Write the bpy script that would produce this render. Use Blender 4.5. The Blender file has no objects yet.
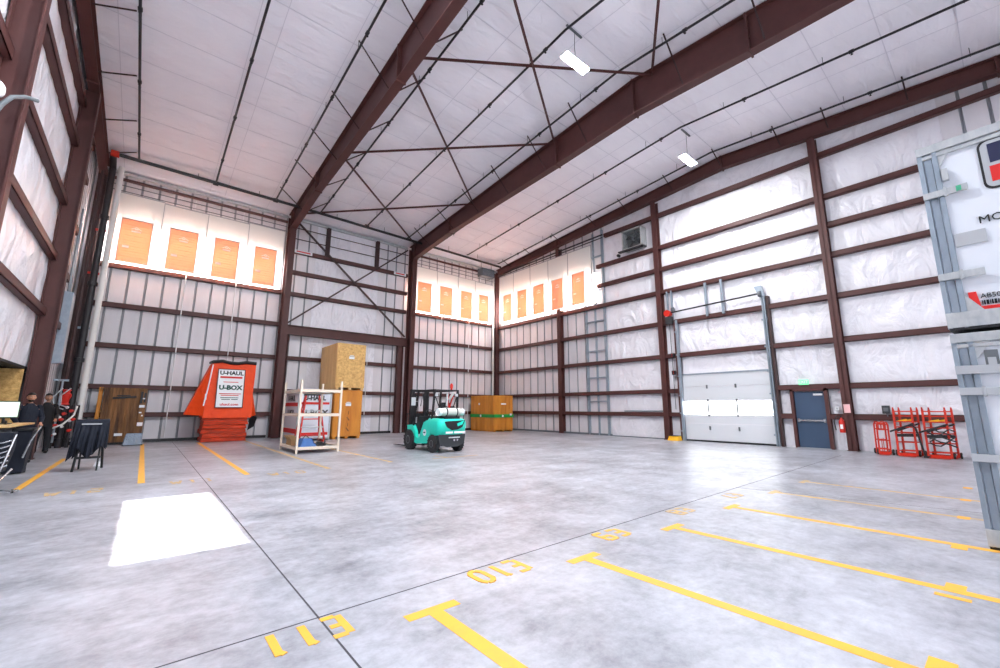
import bpy, math, random
from mathutils import Vector, Matrix, noise
random.seed(7)
sc = bpy.context.scene
COL = sc.collection
PI = math.pi

# ---------------------------------------------------------------- materials
MATS = {}
def mat(name, col, rough=0.6, metal=0.0, dist=.06, bump=None, vary=None, emit=None, spec=0.5, trans=None):
    """bump=(scale,strength,(sx,sy,sz)); vary=(scale,amount,(sx,sy,sz),col2)"""
    m = bpy.data.materials.new(name); m.use_nodes = True
    n = m.node_tree.nodes; l = m.node_tree.links
    b = n['Principled BSDF']
    b.inputs['Base Color'].default_value = (*col, 1)
    b.inputs['Roughness'].default_value = rough
    b.inputs['Metallic'].default_value = metal
    b.inputs['Specular IOR Level'].default_value = spec
    if bump or vary:
        tc = n.new('ShaderNodeTexCoord')
    if vary:
        sca, amt, st, c2 = vary
        mp = n.new('ShaderNodeMapping'); mp.inputs['Scale'].default_value = st
        nz = n.new('ShaderNodeTexNoise'); nz.inputs['Scale'].default_value = sca; nz.inputs['Detail'].default_value = 6
        nz.inputs['Roughness'].default_value = 0.62
        rp = n.new('ShaderNodeMapRange'); rp.inputs['From Min'].default_value = 0.35; rp.inputs['From Max'].default_value = 0.68
        rp.inputs['To Max'].default_value = amt
        mx = n.new('ShaderNodeMix'); mx.data_type = 'RGBA'
        mx.inputs[6].default_value = (*col, 1); mx.inputs[7].default_value = (*c2, 1)
        l.new(tc.outputs['Object'], mp.inputs[0]); l.new(mp.outputs[0], nz.inputs['Vector'])
        l.new(nz.outputs['Fac'], rp.inputs[0]); l.new(rp.outputs[0], mx.inputs[0]); l.new(mx.outputs[2], b.inputs['Base Color'])
    if bump:
        sca, stg, st = bump
        mp = n.new('ShaderNodeMapping'); mp.inputs['Scale'].default_value = st
        nz = n.new('ShaderNodeTexNoise'); nz.inputs['Scale'].default_value = sca; nz.inputs['Detail'].default_value = 5
        nz.inputs['Distortion'].default_value = 1.2
        bp = n.new('ShaderNodeBump'); bp.inputs['Strength'].default_value = stg; bp.inputs['Distance'].default_value = dist
        l.new(tc.outputs['Object'], mp.inputs[0]); l.new(mp.outputs[0], nz.inputs['Vector'])
        l.new(nz.outputs['Fac'], bp.inputs['Height']); l.new(bp.outputs[0], b.inputs['Normal'])
    if emit:
        b.inputs['Emission Color'].default_value = (*emit[0], 1); b.inputs['Emission Strength'].default_value = emit[1]
    if trans:
        out = n['Material Output']
        tr = n.new('ShaderNodeBsdfTranslucent'); tr.inputs[0].default_value = (*col, 1)
        ms = n.new('ShaderNodeMixShader'); ms.inputs[0].default_value = trans
        l.new(b.outputs[0], ms.inputs[1]); l.new(tr.outputs[0], ms.inputs[2]); l.new(ms.outputs[0], out.inputs[0])
    MATS[name] = m
    return m

def srgb(r, g, b):
    f = lambda c: (c/255/12.92) if c/255 <= 0.04045 else ((c/255+0.055)/1.055)**2.4
    return (f(r), f(g), f(b))

STEEL = mat('red_iron', srgb(88, 51, 48), 0.5, 0.0, vary=(3, .5, (1, 1, 1), srgb(72, 41, 39)), spec=.4)
STEEL_D = mat('red_iron_dark', srgb(60, 36, 36), 0.55)
INSUL = mat('white_vinyl_blanket', srgb(238, 236, 242), 0.36, bump=(1.5, 1.0, (1, 1, .5)), vary=(1.1, .35, (1, 1, .3), srgb(218, 214, 222)), dist=.16)
CEILM = mat('ceiling_vinyl', srgb(246, 243, 249), 0.5, bump=(1.3, .45, (.5, 1.6, 1)), vary=(.8, .45, (.5, 1.4, 1), srgb(232, 228, 236)), dist=.2)
SIDING = mat('liner_panel', srgb(226, 222, 226), 0.45, vary=(1.5, .35, (1, 1, .2), srgb(192, 190, 194)))
GROOVE = mat('liner_groove', srgb(158, 159, 165), 0.5)
GALV = mat('galvanized', srgb(160, 172, 184), 0.38, .45, vary=(9, .7, (1, 1, .6), srgb(140, 152, 164)))
GALV_D = mat('galvanized_dark', srgb(120, 128, 136), 0.45, .4)
ALU = mat('aluminium', srgb(198, 200, 200), 0.35, .4, vary=(14, .6, (1, 1, .5), srgb(160, 166, 172)))
BLACKP = mat('black_pipe', srgb(34, 30, 34), 0.45)
BLACK = mat('black_plastic', srgb(22, 22, 26), 0.5)
RUBBER = mat('rubber', srgb(40, 40, 42), 0.75, bump=(30, .3, (1, 1, 1)))
WHITE = mat('white_paint', srgb(236, 236, 238), 0.45)
WHITEG = mat('white_gloss_panel', srgb(222, 225, 232), 0.3, vary=(.8, .25, (1, 1, 1), srgb(208, 213, 224)))
PVC = mat('white_pvc', srgb(228, 226, 222), 0.4)
DISP = mat('display_plastic', srgb(242, 241, 238), 0.5, trans=.5)
ORANGE_T = mat('display_orange', srgb(255, 198, 160), 0.5, trans=.24)
WINGLOW = mat('daylight_glazing', (1, 1, 1), 0.3, emit=((1.0, .99, .98), 11))
ORANGE = mat('orange_tarp', srgb(240, 74, 14), 0.5, spec=.3, bump=(3, .7, (1, 1, .7)), vary=(3, .6, (1, 1, 1), srgb(222, 62, 14)))
ORANGE_D = mat('orange_tarp_worn', srgb(224, 62, 18), 0.55, spec=.3, vary=(6, .8, (.4, .4, 4), srgb(110, 44, 30)), bump=(6, .6, (.4, .4, 4)))
TEAL = mat('teal_paint', srgb(28, 214, 190), 0.3, spec=.6)
RED = mat('red_paint', srgb(206, 38, 24), 0.4)
REDOR = mat('red_orange_paint', srgb(200, 46, 24), 0.5, spec=.35)
YEL = mat('yellow_paint', srgb(240, 180, 30), 0.55)

GREEN = mat('green_strap', srgb(30, 150, 60), 0.5)
PLY = mat('orange_plywood', srgb(216, 142, 48), 0.55, vary=(3, .8, (1, 1, .15), srgb(186, 108, 32)), bump=(5, .2, (1, 1, .2)))
OSB = mat('osb_board', srgb(232, 190, 120), 0.6, vary=(11, 1.0, (1, 1, 1), srgb(184, 134, 68)), bump=(20, .3, (1, 1, 1)))
TIMBER = mat('pale_timber', srgb(222, 186, 128), 0.6, vary=(5, .7, (1, 1, .1), srgb(196, 154, 96)))
OLDWOOD = mat('weathered_plank', srgb(146, 98, 52), 0.65, vary=(3, 1.0, (2.5, 2.5, .25), srgb(64, 38, 20)), bump=(9, .5, (2, 2, .2)))
NAVY = mat('navy_cloth', srgb(16, 22, 38), 0.8, bump=(8, .4, (1, 1, .5)))
DENIM = mat('dark_trousers', srgb(28, 28, 34), 0.85)
SHIRT = mat('black_shirt', srgb(26, 22, 26), 0.85)
SKIN = mat('skin', srgb(196, 140, 112), 0.5)
HAIR = mat('dark_hair', srgb(34, 22, 18), 0.7)
SHOE = mat('shoe_leather', srgb(24, 22, 24), 0.5)
DOORP = mat('navy_door_paint', srgb(62, 82, 108), 0.4, vary=(2, .4, (1, 1, .4), srgb(52, 70, 96)))
OHD = mat('overhead_door_panel', srgb(214, 216, 220), 0.4)
OHWIN = mat('door_window_daylight', (1, 1, 1), 0.3, emit=((.95, .98, 1.0), 5.0))
LAMP = mat('lamp_diffuser', (1, 1, 1), 0.4, emit=((.96, .99, 1.0), 90))
EXITM = mat('exit_green', srgb(120, 220, 160), 0.4, emit=(srgb(120, 235, 165), .6))
SCREEN = mat('screen_lit', srgb(200, 225, 205), 0.3, emit=(srgb(205, 228, 208), .7))
TEXTK = mat('black_lettering', srgb(16, 26, 30), 0.5)
TEXTG = mat('dark_green_lettering', srgb(8, 70, 60), 0.5)
TEXTR = mat('red_lettering', srgb(214, 34, 30), 0.5)
TEXTW = mat('white_lettering', srgb(255, 250, 240), 0.5)
PAINTY = mat('yellow_floor_paint', srgb(246, 178, 48), 0.5, vary=(7, .8, (1, 1, 1), srgb(226, 168, 66)))
PAINTO = mat('worn_yellow_floor_paint', srgb(222, 178, 92), 0.5, vary=(5, 1.0, (1, 1, 1), srgb(168, 158, 144)))
JOINT = mat('floor_joint_dark', srgb(64, 60, 66), 0.7)
LGREY = mat('light_grey_plastic', srgb(176, 178, 182), 0.5)
MGREY = mat('mid_grey', srgb(104, 108, 112), 0.5)
DGREY = mat('dark_grey', srgb(52, 54, 58), 0.6)
PINK = mat('pink_notice', srgb(244, 190, 190), 0.5)
STRAP = mat('strap_grey', srgb(222, 219, 227), .5)
CREAM = mat('cream_paint', srgb(226, 210, 192), .5)
BLUE = mat('blue_bag', srgb(60, 100, 160), 0.6)
CHROME = mat('chrome', srgb(214, 216, 220), 0.2, .85)
TANK = mat('gas_tank', srgb(206, 206, 200), 0.35, .2)
CARTON = mat('brown_carton', srgb(190, 150, 104), 0.7)
FILM = mat('plastic_film', srgb(150, 164, 180), 0.25, bump=(12, 1.0, (1, 1, 1)))

def floor_material():
    m = bpy.data.materials.new('polished_concrete'); m.use_nodes = True
    n = m.node_tree.nodes; l = m.node_tree.links; b = n['Principled BSDF']
    tc = n.new('ShaderNodeTexCoord')
    def nz(scale, st, detail=8, rough=.62, dist=0):
        mp = n.new('ShaderNodeMapping'); mp.inputs['Scale'].default_value = st
        k = n.new('ShaderNodeTexNoise'); k.inputs['Scale'].default_value = scale; k.inputs['Detail'].default_value = detail
        k.inputs['Roughness'].default_value = rough; k.inputs['Distortion'].default_value = dist
        l.new(tc.outputs['Object'], mp.inputs[0]); l.new(mp.outputs[0], k.inputs['Vector']); return k
    big = nz(.3, (1, 1, 1), 4, .55, .3); mid = nz(1.1, (1, 1, 1), 8, .68); fine = nz(9, (1, 1, 1), 5, .7); scuff = nz(2.2, (.7, 1.6, 1), 8, .75, .8)
    def mth(op, a, b, c=None):
        k = n.new('ShaderNodeMath'); k.operation = op
        for q, v in enumerate((a, b, c)):
            if v is None: continue
            if isinstance(v, (int, float)): k.inputs[q].default_value = v
            else: l.new(v, k.inputs[q])
        return k.outputs[0]
    f = mth('MULTIPLY_ADD', mid.outputs['Fac'], 1.3, -.65+.5)
    f = mth('ADD', f, mth('MULTIPLY_ADD', big.outputs['Fac'], .7, -.35))
    f = mth('ADD', f, mth('MULTIPLY_ADD', fine.outputs['Fac'], .7, -.35))
    f = mth('ADD', f, mth('MULTIPLY_ADD', scuff.outputs['Fac'], .7, -.35))
    mx = n.new('ShaderNodeMix'); mx.data_type = 'RGBA'; mx.inputs[6].default_value = (*srgb(84, 82, 88), 1); mx.inputs[7].default_value = (*srgb(202, 203, 212), 1)
    l.new(f, mx.inputs[0]); l.new(mx.outputs[2], b.inputs['Base Color'])
    rr = n.new('ShaderNodeMapRange'); rr.inputs['From Min'].default_value = .35; rr.inputs['From Max'].default_value = .7
    rr.inputs['To Min'].default_value = .34; rr.inputs['To Max'].default_value = .34
    l.new(mid.outputs['Fac'], rr.inputs[0]); l.new(rr.outputs[0], b.inputs['Roughness'])
    bp = n.new('ShaderNodeBump'); bp.inputs['Strength'].default_value = .12; bp.inputs['Distance'].default_value = .02
    l.new(mid.outputs['Fac'], bp.inputs['Height']); l.new(bp.outputs[0], b.inputs['Normal'])
    return m
FLOORM = floor_material()

# ---------------------------------------------------------------- mesh builder
class MB:
    def __init__(s): s.v = []; s.f = []; s.k = []
    def add(s, vs, fs, k=0):
        o = len(s.v); s.v += [tuple(p) for p in vs]; s.f += [tuple(i+o for i in f) for f in fs]; s.k += [k]*len(fs); return s
    def box(s, x0, x1, y0, y1, z0, z1, k=0):
        v = [(x0,y0,z0),(x1,y0,z0),(x1,y1,z0),(x0,y1,z0),(x0,y0,z1),(x1,y0,z1),(x1,y1,z1),(x0,y1,z1)]
        return s.add(v, [(0,3,2,1),(4,5,6,7),(0,1,5,4),(1,2,6,5),(2,3,7,6),(3,0,4,7)], k)
    def hexa(s, b, t, k=0):
        return s.add(list(b)+list(t), [(0,3,2,1),(4,5,6,7),(0,1,5,4),(1,2,6,5),(2,3,7,6),(3,0,4,7)], k)
    def frame(s, p, q, up=(0,0,1)):
        d = (Vector(q)-Vector(p)).normalized(); u = Vector(up)
        if abs(d.dot(u)) > .97: u = Vector((0,1,0)) if abs(d.y) < .9 else Vector((1,0,0))
        a = d.cross(u).normalized(); return d, a, a.cross(d).normalized()
    def bar(s, p, q, w, h, k=0, up=(0,0,1)):
        d, a, b = s.frame(p, q, up); p = Vector(p); q = Vector(q); a = a*w/2; b = b*h/2
        return s.hexa([p-a-b, p+a-b, p+a+b, p-a+b], [q-a-b, q+a-b, q+a+b, q-a+b], k)
    def cyl(s, p, q, r, r2=None, n=12, k=0, cap=True):
        r2 = r if r2 is None else r2
        d, a, b = s.frame(p, q); p = Vector(p); q = Vector(q); vs = []
        for c, rr in ((p, r), (q, r2)):
            for i in range(n):
                t = 2*PI*i/n; vs.append(c + a*math.cos(t)*rr + b*math.sin(t)*rr)
        fs = [(i, (i+1) % n, n+(i+1) % n, n+i) for i in range(n)]
        if cap: fs += [tuple(range(n))[::-1], tuple(range(n, 2*n))]
        return s.add(vs, fs, k)
    def tube(s, pts, r, n=8, k=0):
        pts = [Vector(p) for p in pts]; vs = []; prev = None
        for i, p in enumerate(pts):
            d = (pts[min(i+1, len(pts)-1)]-pts[max(i-1, 0)]).normalized()
            if prev is None:
                u = Vector((0,0,1)) if abs(d.z) < .9 else Vector((1,0,0)); a = d.cross(u).normalized()
            else:
                a = (prev - d*prev.dot(d)).normalized()
            prev = a; b = d.cross(a)
            for j in range(n):
                t = 2*PI*j/n; vs.append(p + a*math.cos(t)*r + b*math.sin(t)*r)
        fs = []
        for i in range(len(pts)-1):
            for j in range(n): fs.append((i*n+j, i*n+(j+1) % n, (i+1)*n+(j+1) % n, (i+1)*n+j))
        fs += [tuple(range(n))[::-1], tuple(range((len(pts)-1)*n, len(pts)*n))]
        return s.add(vs, fs, k)
    def prism(s, poly, ax, a, b, k=0):
        """poly in the two other axes; extruded along ax from a to b"""
        def P(u, w, t): return {0: (t, u, w), 1: (u, t, w), 2: (u, w, t)}[ax]
        n = len(poly); vs = [P(u, w, a) for u, w in poly]+[P(u, w, b) for u, w in poly]
        fs = [tuple(range(n)), tuple(range(2*n-1, n-1, -1))]+[(i, (i+1) % n, n+(i+1) % n, n+i) for i in range(n)]
        return s.add(vs, fs, k)
    def lathe(s, c, prof, n=20, ax=2, k=0):
        vs = []; c = Vector(c)
        for r, h in prof:
            for j in range(n):
                t = 2*PI*j/n; u = r*math.cos(t); w = r*math.sin(t)
                vs.append(c+Vector({2: (u, w, h), 0: (h, u, w), 1: (u, h, w)}[ax]))
        m = len(prof); fs = [(i*n+j, i*n+(j+1) % n, (i+1)*n+(j+1) % n, (i+1)*n+j) for i in range(m-1) for j in range(n)]
        fs += [tuple(range(n))[::-1], tuple(range((m-1)*n, m*n))]
        return s.add(vs, fs, k)
    def sphere(s, c, rx, ry, rz, n=16, m=10, k=0):
        vs = [(c[0]+rx*math.sin(PI*i/m)*math.cos(2*PI*j/n), c[1]+ry*math.sin(PI*i/m)*math.sin(2*PI*j/n), c[2]+rz*math.cos(PI*i/m)) for i in range(m+1) for j in range(n)]
        return s.add(vs, [(i*n+j, (i+1)*n+j, (i+1)*n+(j+1) % n, i*n+(j+1) % n) for i in range(m) for j in range(n)], k)
    def grid(s, us, ws, fn, keep=lambda u, w: True, kf=lambda u, w: 0):
        o = len(s.v); nu, nw = len(us), len(ws)
        for u in us:
            for w in ws: s.v.append(tuple(fn(u, w)))
        for i in range(nu-1):
            for j in range(nw-1):
                um, wm = (us[i]+us[i+1])/2, (ws[j]+ws[j+1])/2
                if keep(um, wm):
                    s.f.append((o+i*nw+j, o+(i+1)*nw+j, o+(i+1)*nw+j+1, o+i*nw+j+1)); s.k.append(kf(um, wm))
        return s
    def build(s, name, mats, parent=None, smooth=False, bevel=0, local=False):
        me = bpy.data.meshes.new(name)
        vs = s.v
        if parent is not None and not local:
            L = parent
            off = Vector((0,0,0))
            while L is not None: off += L.location; L = L.parent
            vs = [(x-off.x, y-off.y, z-off.z) for x, y, z in vs]
        me.from_pydata(vs, [], s.f)
        ms = mats if isinstance(mats, (list, tuple)) else [mats]
        for m in ms: me.materials.append(m)
        if len(ms) > 1: me.polygons.foreach_set('material_index', s.k)
        if smooth: me.polygons.foreach_set('use_smooth', [True]*len(me.polygons))
        me.update()
        o = bpy.data.objects.new(name, me); COL.objects.link(o)
        if parent is not None: o.parent = parent
        if bevel:
            b = o.modifiers.new('bevel', 'BEVEL'); b.width = bevel; b.segments = 2; b.limit_method = 'ANGLE'; b.angle_limit = .6
        if smooth:
            e = o.modifiers.new('split', 'EDGE_SPLIT'); e.split_angle = .7
        return o

def thing(name, label, cat, loc=(0,0,0), rz=0, group=None):
    o = bpy.data.objects.new(name, None); COL.objects.link(o); o.location = loc; o.rotation_euler = (0,0,rz)
    o.empty_display_size = .2
    return tag(o, label, cat, group)
def tag(o, label, cat, group=None):
    o['label'] = label; o['category'] = cat
    if group: o['group'] = group
    return o
def struct(name, mb, m, label=None, **kw):
    o = mb.build(name, m, **kw); o['kind'] = 'structure'
    if label: o['label'] = label
    return o
def dup(o, loc=None, label=None, parent=None, rz=None):
    c = o.copy(); COL.objects.link(c)
    if parent is not None: c.parent = parent
    if loc is not None: c.location = loc
    if rz is not None: c.rotation_euler = (0,0,rz)
    if label: c['label'] = label
    for ch in list(o.children): dup(ch, parent=c)
    return c
def text_mesh(name, body, size, m, M, parent=None, xs=1.0, bold=0.0, align='CENTER', ext=.003):
    """flat lettering; M maps the text plane (x right, y up, z out) into the parent's frame"""
    cu = bpy.data.curves.new(name, 'FONT'); cu.body = body; cu.size = size; cu.extrude = ext; cu.offset = bold
    cu.align_x = align; cu.align_y = 'CENTER'; cu.resolution_u = 2
    t = bpy.data.objects.new(name, cu); COL.objects.link(t)
    bpy.context.view_layer.update()
    dg = bpy.context.evaluated_depsgraph_get()
    me = bpy.data.meshes.new_from_object(t.evaluated_get(dg))
    bpy.data.objects.remove(t); bpy.data.curves.remove(cu)
    me.transform(M @ Matrix.Diagonal((xs, 1, 1, 1)))
    me.materials.clear(); me.materials.append(m); me.name = name
    o = bpy.data.objects.new(name, me); COL.objects.link(o)
    if parent is not None: o.parent = parent
    return o
def plane_front(p):       # text facing -Y at p
    return Matrix(((1,0,0,p[0]),(0,0,-1,p[1]),(0,1,0,p[2]),(0,0,0,1)))
def plane_left(p):        # text facing -X (viewer looks +X, right is -Y)
    return Matrix(((0,0,-1,p[0]),(-1,0,0,p[1]),(0,1,0,p[2]),(0,0,0,1)))

# ---------------------------------------------------------------- room constants
XL, YR = -21.78, -32.6
YRIDGE = -16.25
def rf(y): return 12.9-.08*abs(y-YRIDGE)
def fr(a, b, d):
    n = max(1, int(round((b-a)/d))); return [a+(b-a)*i/n for i in range(n+1)]
def nz3(x, y, z): return noise.noise(Vector((x, y, z)))

# floor
m = MB(); m.box(-23.4, .7, -33, .7, -.3, 0); floor = struct('floor', m, FLOORM, 'grey polished concrete warehouse floor')
# painted lines and joints belong to the floor
def fpart(name, mb, mt): 
    o = mb.build(name, mt, floor); return o
H = .002
def strip(mb, x0, x1, y0, y1, z=H): mb.box(x0, x1, y0, y1, .0, z)
m = MB(); strip(m, -18.022, -18.01, -32.6, -.1, .0012); fpart('floor_joint', m, JOINT)
m = MB(); m.bar((-21.7, -20.12, .0), (-2.0, -19.66, .0), .012, .0024); fpart('floor_joint', m, JOINT)
m = MB(); m.bar((-10.55, -19.84, .0), (-9.9, -23.0, .0), .012, .0024); m.bar((-9.9, -23, 0), (-9.0, -27, 0), .012, .0024); fpart('floor_joint', m, JOINT)
for i, x in enumerate((-20.65, -18.98, -17.22, -15.55, -13.83)):        # bay lines by the far wall
    m = MB(); y1 = (-6.0, -1.3, -1.4, -1.4, -1.4)[i]; strip(m, x-.055, x+.055, (-12.0, -12.45, -12.5, -12.7, -12.45)[i], y1); fpart('painted_line', m, (PAINTY if i < 3 else PAINTO))
m = MB(); strip(m, -12.15, -12.05, -12.5, -11.8); strip(m, -12.6, -11.0, -12.55, -12.45); fpart('painted_line', m, PAINTO)
for i, x in enumerate((-17.35, -15.66, -13.97, -12.25, -10.5, -8.8)):              # T-ended bay lines near the camera
    m = MB(); pm = PAINTY if i < 4 else PAINTO
    strip(m, x-.21, x+.21, -20.49, -20.395); strip(m, x-.055, x+.055, -32.5 if i > 0 else -22.6, -20.49)
    fpart('painted_line', m, pm)
for (a, b) in ((-13.88, -22.81), (-14.15, -22.81), (-12.35, -22.75), (-10.52, -22.69), (-8.84, -22.63), (-7.27, -22.58), (-15.5, -22.85)):
    m = MB(); strip(m, a-.1, a+.1, b-.06, b+.06, .0026) if a != -14.15 else strip(m, a-.035, a+.035, b-.1, b+.1, .0026); fpart('painted_line', m, PAINTY)
# stencilled bay numbers
GL = {'E': [((0,0),(0,1)),((.12,0),(.62,0)),((.12,.5),(.5,.5)),((.12,1),(.62,1))],
      '1': [((.3,0),(.3,1)),((.12,.9),(.3,.96))],
      '0': [((.0,.2),(.0,.8)),((.0,.8),(.2,1)),((.2,1),(.45,1)),((.45,1),(.62,.8)),((.62,.8),(.62,.2)),((.62,.2),(.45,0)),((.45,0),(.2,0)),((.2,0),(0,.2))],
      '9': [((.62,0),(.62,1)),((.62,1),(.05,1)),((.05,1),(.05,.5)),((.05,.5),(.62,.5)),((.62,0),(.1,0))],
      '8': [((0,0),(0,1)),((.6,0),(.6,1)),((0,0),(.6,0)),((0,.5),(.6,.5)),((0,1),(.6,1))],
      'W': [((0,1),(.17,0)),((.17,0),(.34,.7)),((.34,.7),(.51,0)),((.51,0),(.68,1))],
      '2': [((0,1),(.6,1)),((.6,1),(.6,.55)),((.6,.55),(0,.45)),((0,.45),(0,0)),((0,0),(.6,0))],
      '7': [((0,1),(.6,1)),((.6,1),(.2,0))]}
def stencil(s, cx, cy, h, w, mt, flip, pitch):
    m = MB(); n = len(s); kz = 0
    for i, ch in enumerate(s):
        ox = (i-(n-1)/2)*pitch-.31*w
        for (a, b), (c, d) in GL[ch]:
            p = [ox+a*w, (b-.5)*h]; q = [ox+c*w, (d-.5)*h]
            if flip: p = [-p[0], -p[1]]; q = [-q[0], -q[1]]
            st = .05; kz += 1
            m.bar((cx+p[0], cy+p[1], .0), (cx+q[0], cy+q[1], .0), st, .004+.0006*kz)
    o = fpart('painted_bay_number', m, mt); return o
stencil('E11', -18.15, -20.225, .28, .18, PAINTY, True, .185)
stencil('E10', -16.51, -20.18, .27, .2, PAINTY, True, .2)
stencil('E9', -14.8, -20.15, .24, .24, PAINTY, True, .24)
stencil('E8', -13.1, -20.1, .22, .24, PAINTO, True, .24)
stencil('E7', -11.4, -20.1, .22, .24, PAINTO, True, .24)
stencil('W12', -19.86, -12.85, .4, .24, PAINTO, False, .27)
stencil('W11', -18.2, -12.75, .4, .24, PAINTO, False, .27)
stencil('W10', -16.5, -12.8, .4, .24, PAINTO, False, .27)

# ceiling with one skylight opening (its sun patch lies on the floor)
SUN = (0.0, 3.0, -12.66)
sx0, sx1 = -19.15, -18.1
def back(y): 
    z = 12.7
    for _ in range(8): z = rf(y+SUN[1]/SUN[2]*z)
    return y+SUN[1]/SUN[2]*z
sy1, sy0 = back(-14.34), back(-17.84)
xs = sorted(set(fr(-22, sx0, .35)+[sx0, sx1]+fr(sx1, .4, .35)))
ys = sorted(set(fr(-33, sy0, .3)+[sy0, sy1]+fr(sy1, YRIDGE, .3)+fr(YRIDGE, .4, .3))) if sy1 < YRIDGE else sorted(set(fr(-33, sy0, .3)+fr(sy0, sy1, .3)+fr(sy1, .4, .3)))
def ceil_z(x, y):
    t = ((y-YRIDGE)/1.5) % 1.0
    sag = -.045*math.sin(PI*t)
    edge = 1 if not (sx0-.5 < x < sx1+.5 and sy0-.5 < y < sy1+.5) else 0
    return (x, y, rf(y)+(sag+.02*nz3(x*1.1, y*.8, 1))*edge)
m = MB(); m.grid(xs, ys, ceil_z, keep=lambda x, y: not (sx0 < x < sx1 and sy0 < y < sy1))
ceiling = struct('ceiling', m, CEILM, 'quilted white insulation ceiling following the gable roof', smooth=True)
for mo in list(ceiling.modifiers): ceiling.modifiers.remove(mo)
# banding strips under the blanket
m = MB()
y = YRIDGE-15
k = 0
while YRIDGE-15+1.5*k < 0:
    yy = YRIDGE-15+1.5*k; k += 1
    if abs(yy-YRIDGE) < .1 or (sy0-.1 < yy < sy1+.1):
        for a, b in ((-21.8, sx0-.05), (sx1+.05, .2)): m.box(a, b, yy-.012, yy+.012, rf(yy)-.03, rf(yy)-.02)
        continue
    m.box(-21.8, .2, yy-.012, yy+.012, rf(yy)-.03, rf(yy)-.02)
m.build('banding_strap', STRAP, ceiling)['kind'] = 'stuff'
m = MB()
for i in range(12):
    x = -20.9+1.83*i
    if sx0-.2 < x < sx1+.2: x = sx1+.25
    for (a, b) in ((-32.5, YRIDGE), (YRIDGE, -.1)):
        m.bar((x, a, rf(a)-.05), (x, b, rf(b)-.05), .02, .006)
m.build('blanket_seam', STRAP, ceiling)['kind'] = 'stuff'
m = MB()
m.box(sx0-.06, sx0, sy0, sy1, 12.3, 13.0); m.box(sx1, sx1+.06, sy0, sy1, 12.3, 13.0)
m.box(sx0-.06, sx1+.06, sy0-.06, sy0, 12.3, 13.0); m.box(sx0-.06, sx1+.06, sy1, sy1+.06, 12.3, 13.0)
for v in range(len(m.v)):
    x, y, z = m.v[v]; m.v[v] = (x, y, rf(y)-.02 if z < 12.6 else rf(y)+.03)
struct('trim_1', m, WHITE, 'white skylight curb in the roof')

# ---------------------------------------------------------------- walls
RG = [1.16, 2.25, 3.92, 5.55, 7.14, 8.32, 9.47, 11.2]
def ribbed(mb, a, b, z0, zt, face, depth=.07, pitch=.59, start=0.0, gw=.085):
    """vertical ribbed sheet between coordinates a..b ; face(u, d, z)->xyz ; materials 0 sheet 1 groove"""
    u = a; cuts = []
    k = math.ceil((a-start)/pitch)
    while start+k*pitch < b-.05:
        c = start+k*pitch
        if c > a+.1: cuts.append(c)
        k += 1
    segs = []; last = a
    for c in cuts:
        segs.append((last, 0, c-gw/2, 0, 0)); segs.append((c-gw/2, 0, c-gw/4, depth, 1)); segs.append((c-gw/4, depth, c+gw/4, depth, 1)); segs.append((c+gw/4, depth, c+gw/2, 0, 1)); last = c+gw/2
    segs.append((last, 0, b, 0, 0))
    for p, dp, q, dq, kk in segs:
        mb.add([face(p, dp, z0), face(q, dq, z0), face(q, dq, zt(q)), face(p, dp, zt(p))], [(0, 1, 2, 3)], kk)

def blanket(mb, a, b, zs, zt, face, amp=.05, k=2, seed=0):
    """insulation sheet bulging between girts: face(u, d, z) d>0 outwards"""
    us = fr(a, b, .13); ws = fr(zs[0], 12.9, .13)
    G = sorted(zs)
    def d(u, z):
        lo = max([g for g in G if g <= z+1e-6], default=G[0]); hi = min([g for g in G if g > z+1e-6], default=lo+1.5)
        t = min(1, max(0, (z-lo)/max(.01, hi-lo))); env = math.sin(PI*t)**.6
        w = nz3(u*1.7+seed, z*.55, 3.1+lo)
        dr = abs(nz3(u*2.6+seed, z*1.4+u*.6, 9.7))
        return (-amp*.55-amp*1.0*w-.06*dr+.02)*env
    mb.grid(us, ws, lambda u, z: face(u, d(u, z), min(z, zt(u))), keep=lambda u, z: z < zt(u)+.13, kf=lambda u, w: k)

# back wall (y=0): ribbed liner, insulated strip in the middle bay
top = lambda u: rf(0)+.25
W3 = [SIDING, GROOVE, INSUL]
m = MB()
fb = lambda u, d, z: (u, .22+d, z)
ribbed(m, -22.0, -12.75, 0, top, fb, start=-19.05)
ribbed(m, -9.1, .45, 0, top, fb, start=-6.2)
blanket(m, -12.75, -9.1, [0, 5.4, 7.3, 9.64], top, fb, amp=.03)
m.box(-22.3, .6, .42, .6, 0, 12.3, 0)
struct('wall_back', m, W3, 'pale ribbed liner wall at the far end')
# right wall (x=0)
m = MB()
fR = lambda u, d, z: (.22+d, u, z)
topR = lambda u: rf(u)+.1
ribbed(m, -8.1, .45, 0, topR, fR, start=-4.6, pitch=.66)
ribbed(m, -9.5, -8.1, 0, topR, fR, start=-8.7, pitch=.6)
blanket(m, -23.0, -17.4, [0]+RG, topR, fR, amp=.06)
blanket(m, -17.4, -13.45, [3.95]+RG[3:], topR, fR, amp=.045, seed=4)
blanket(m, -13.45, -9.5, [0]+RG, topR, fR, amp=.04, seed=9)
ribbed(m, -33, -23.0, 0, topR, fR, start=-23.5, pitch=.6)
m.box(.42, .6, -33, .6, 0, 11.55, 0)
m.prism([(-33, 11.5), (-16.25, 12.85), (.6, 11.5)], 0, .42, .6, 0)
struct('wall_right', m, W3, 'white quilted insulation gable wall on the right')
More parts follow.
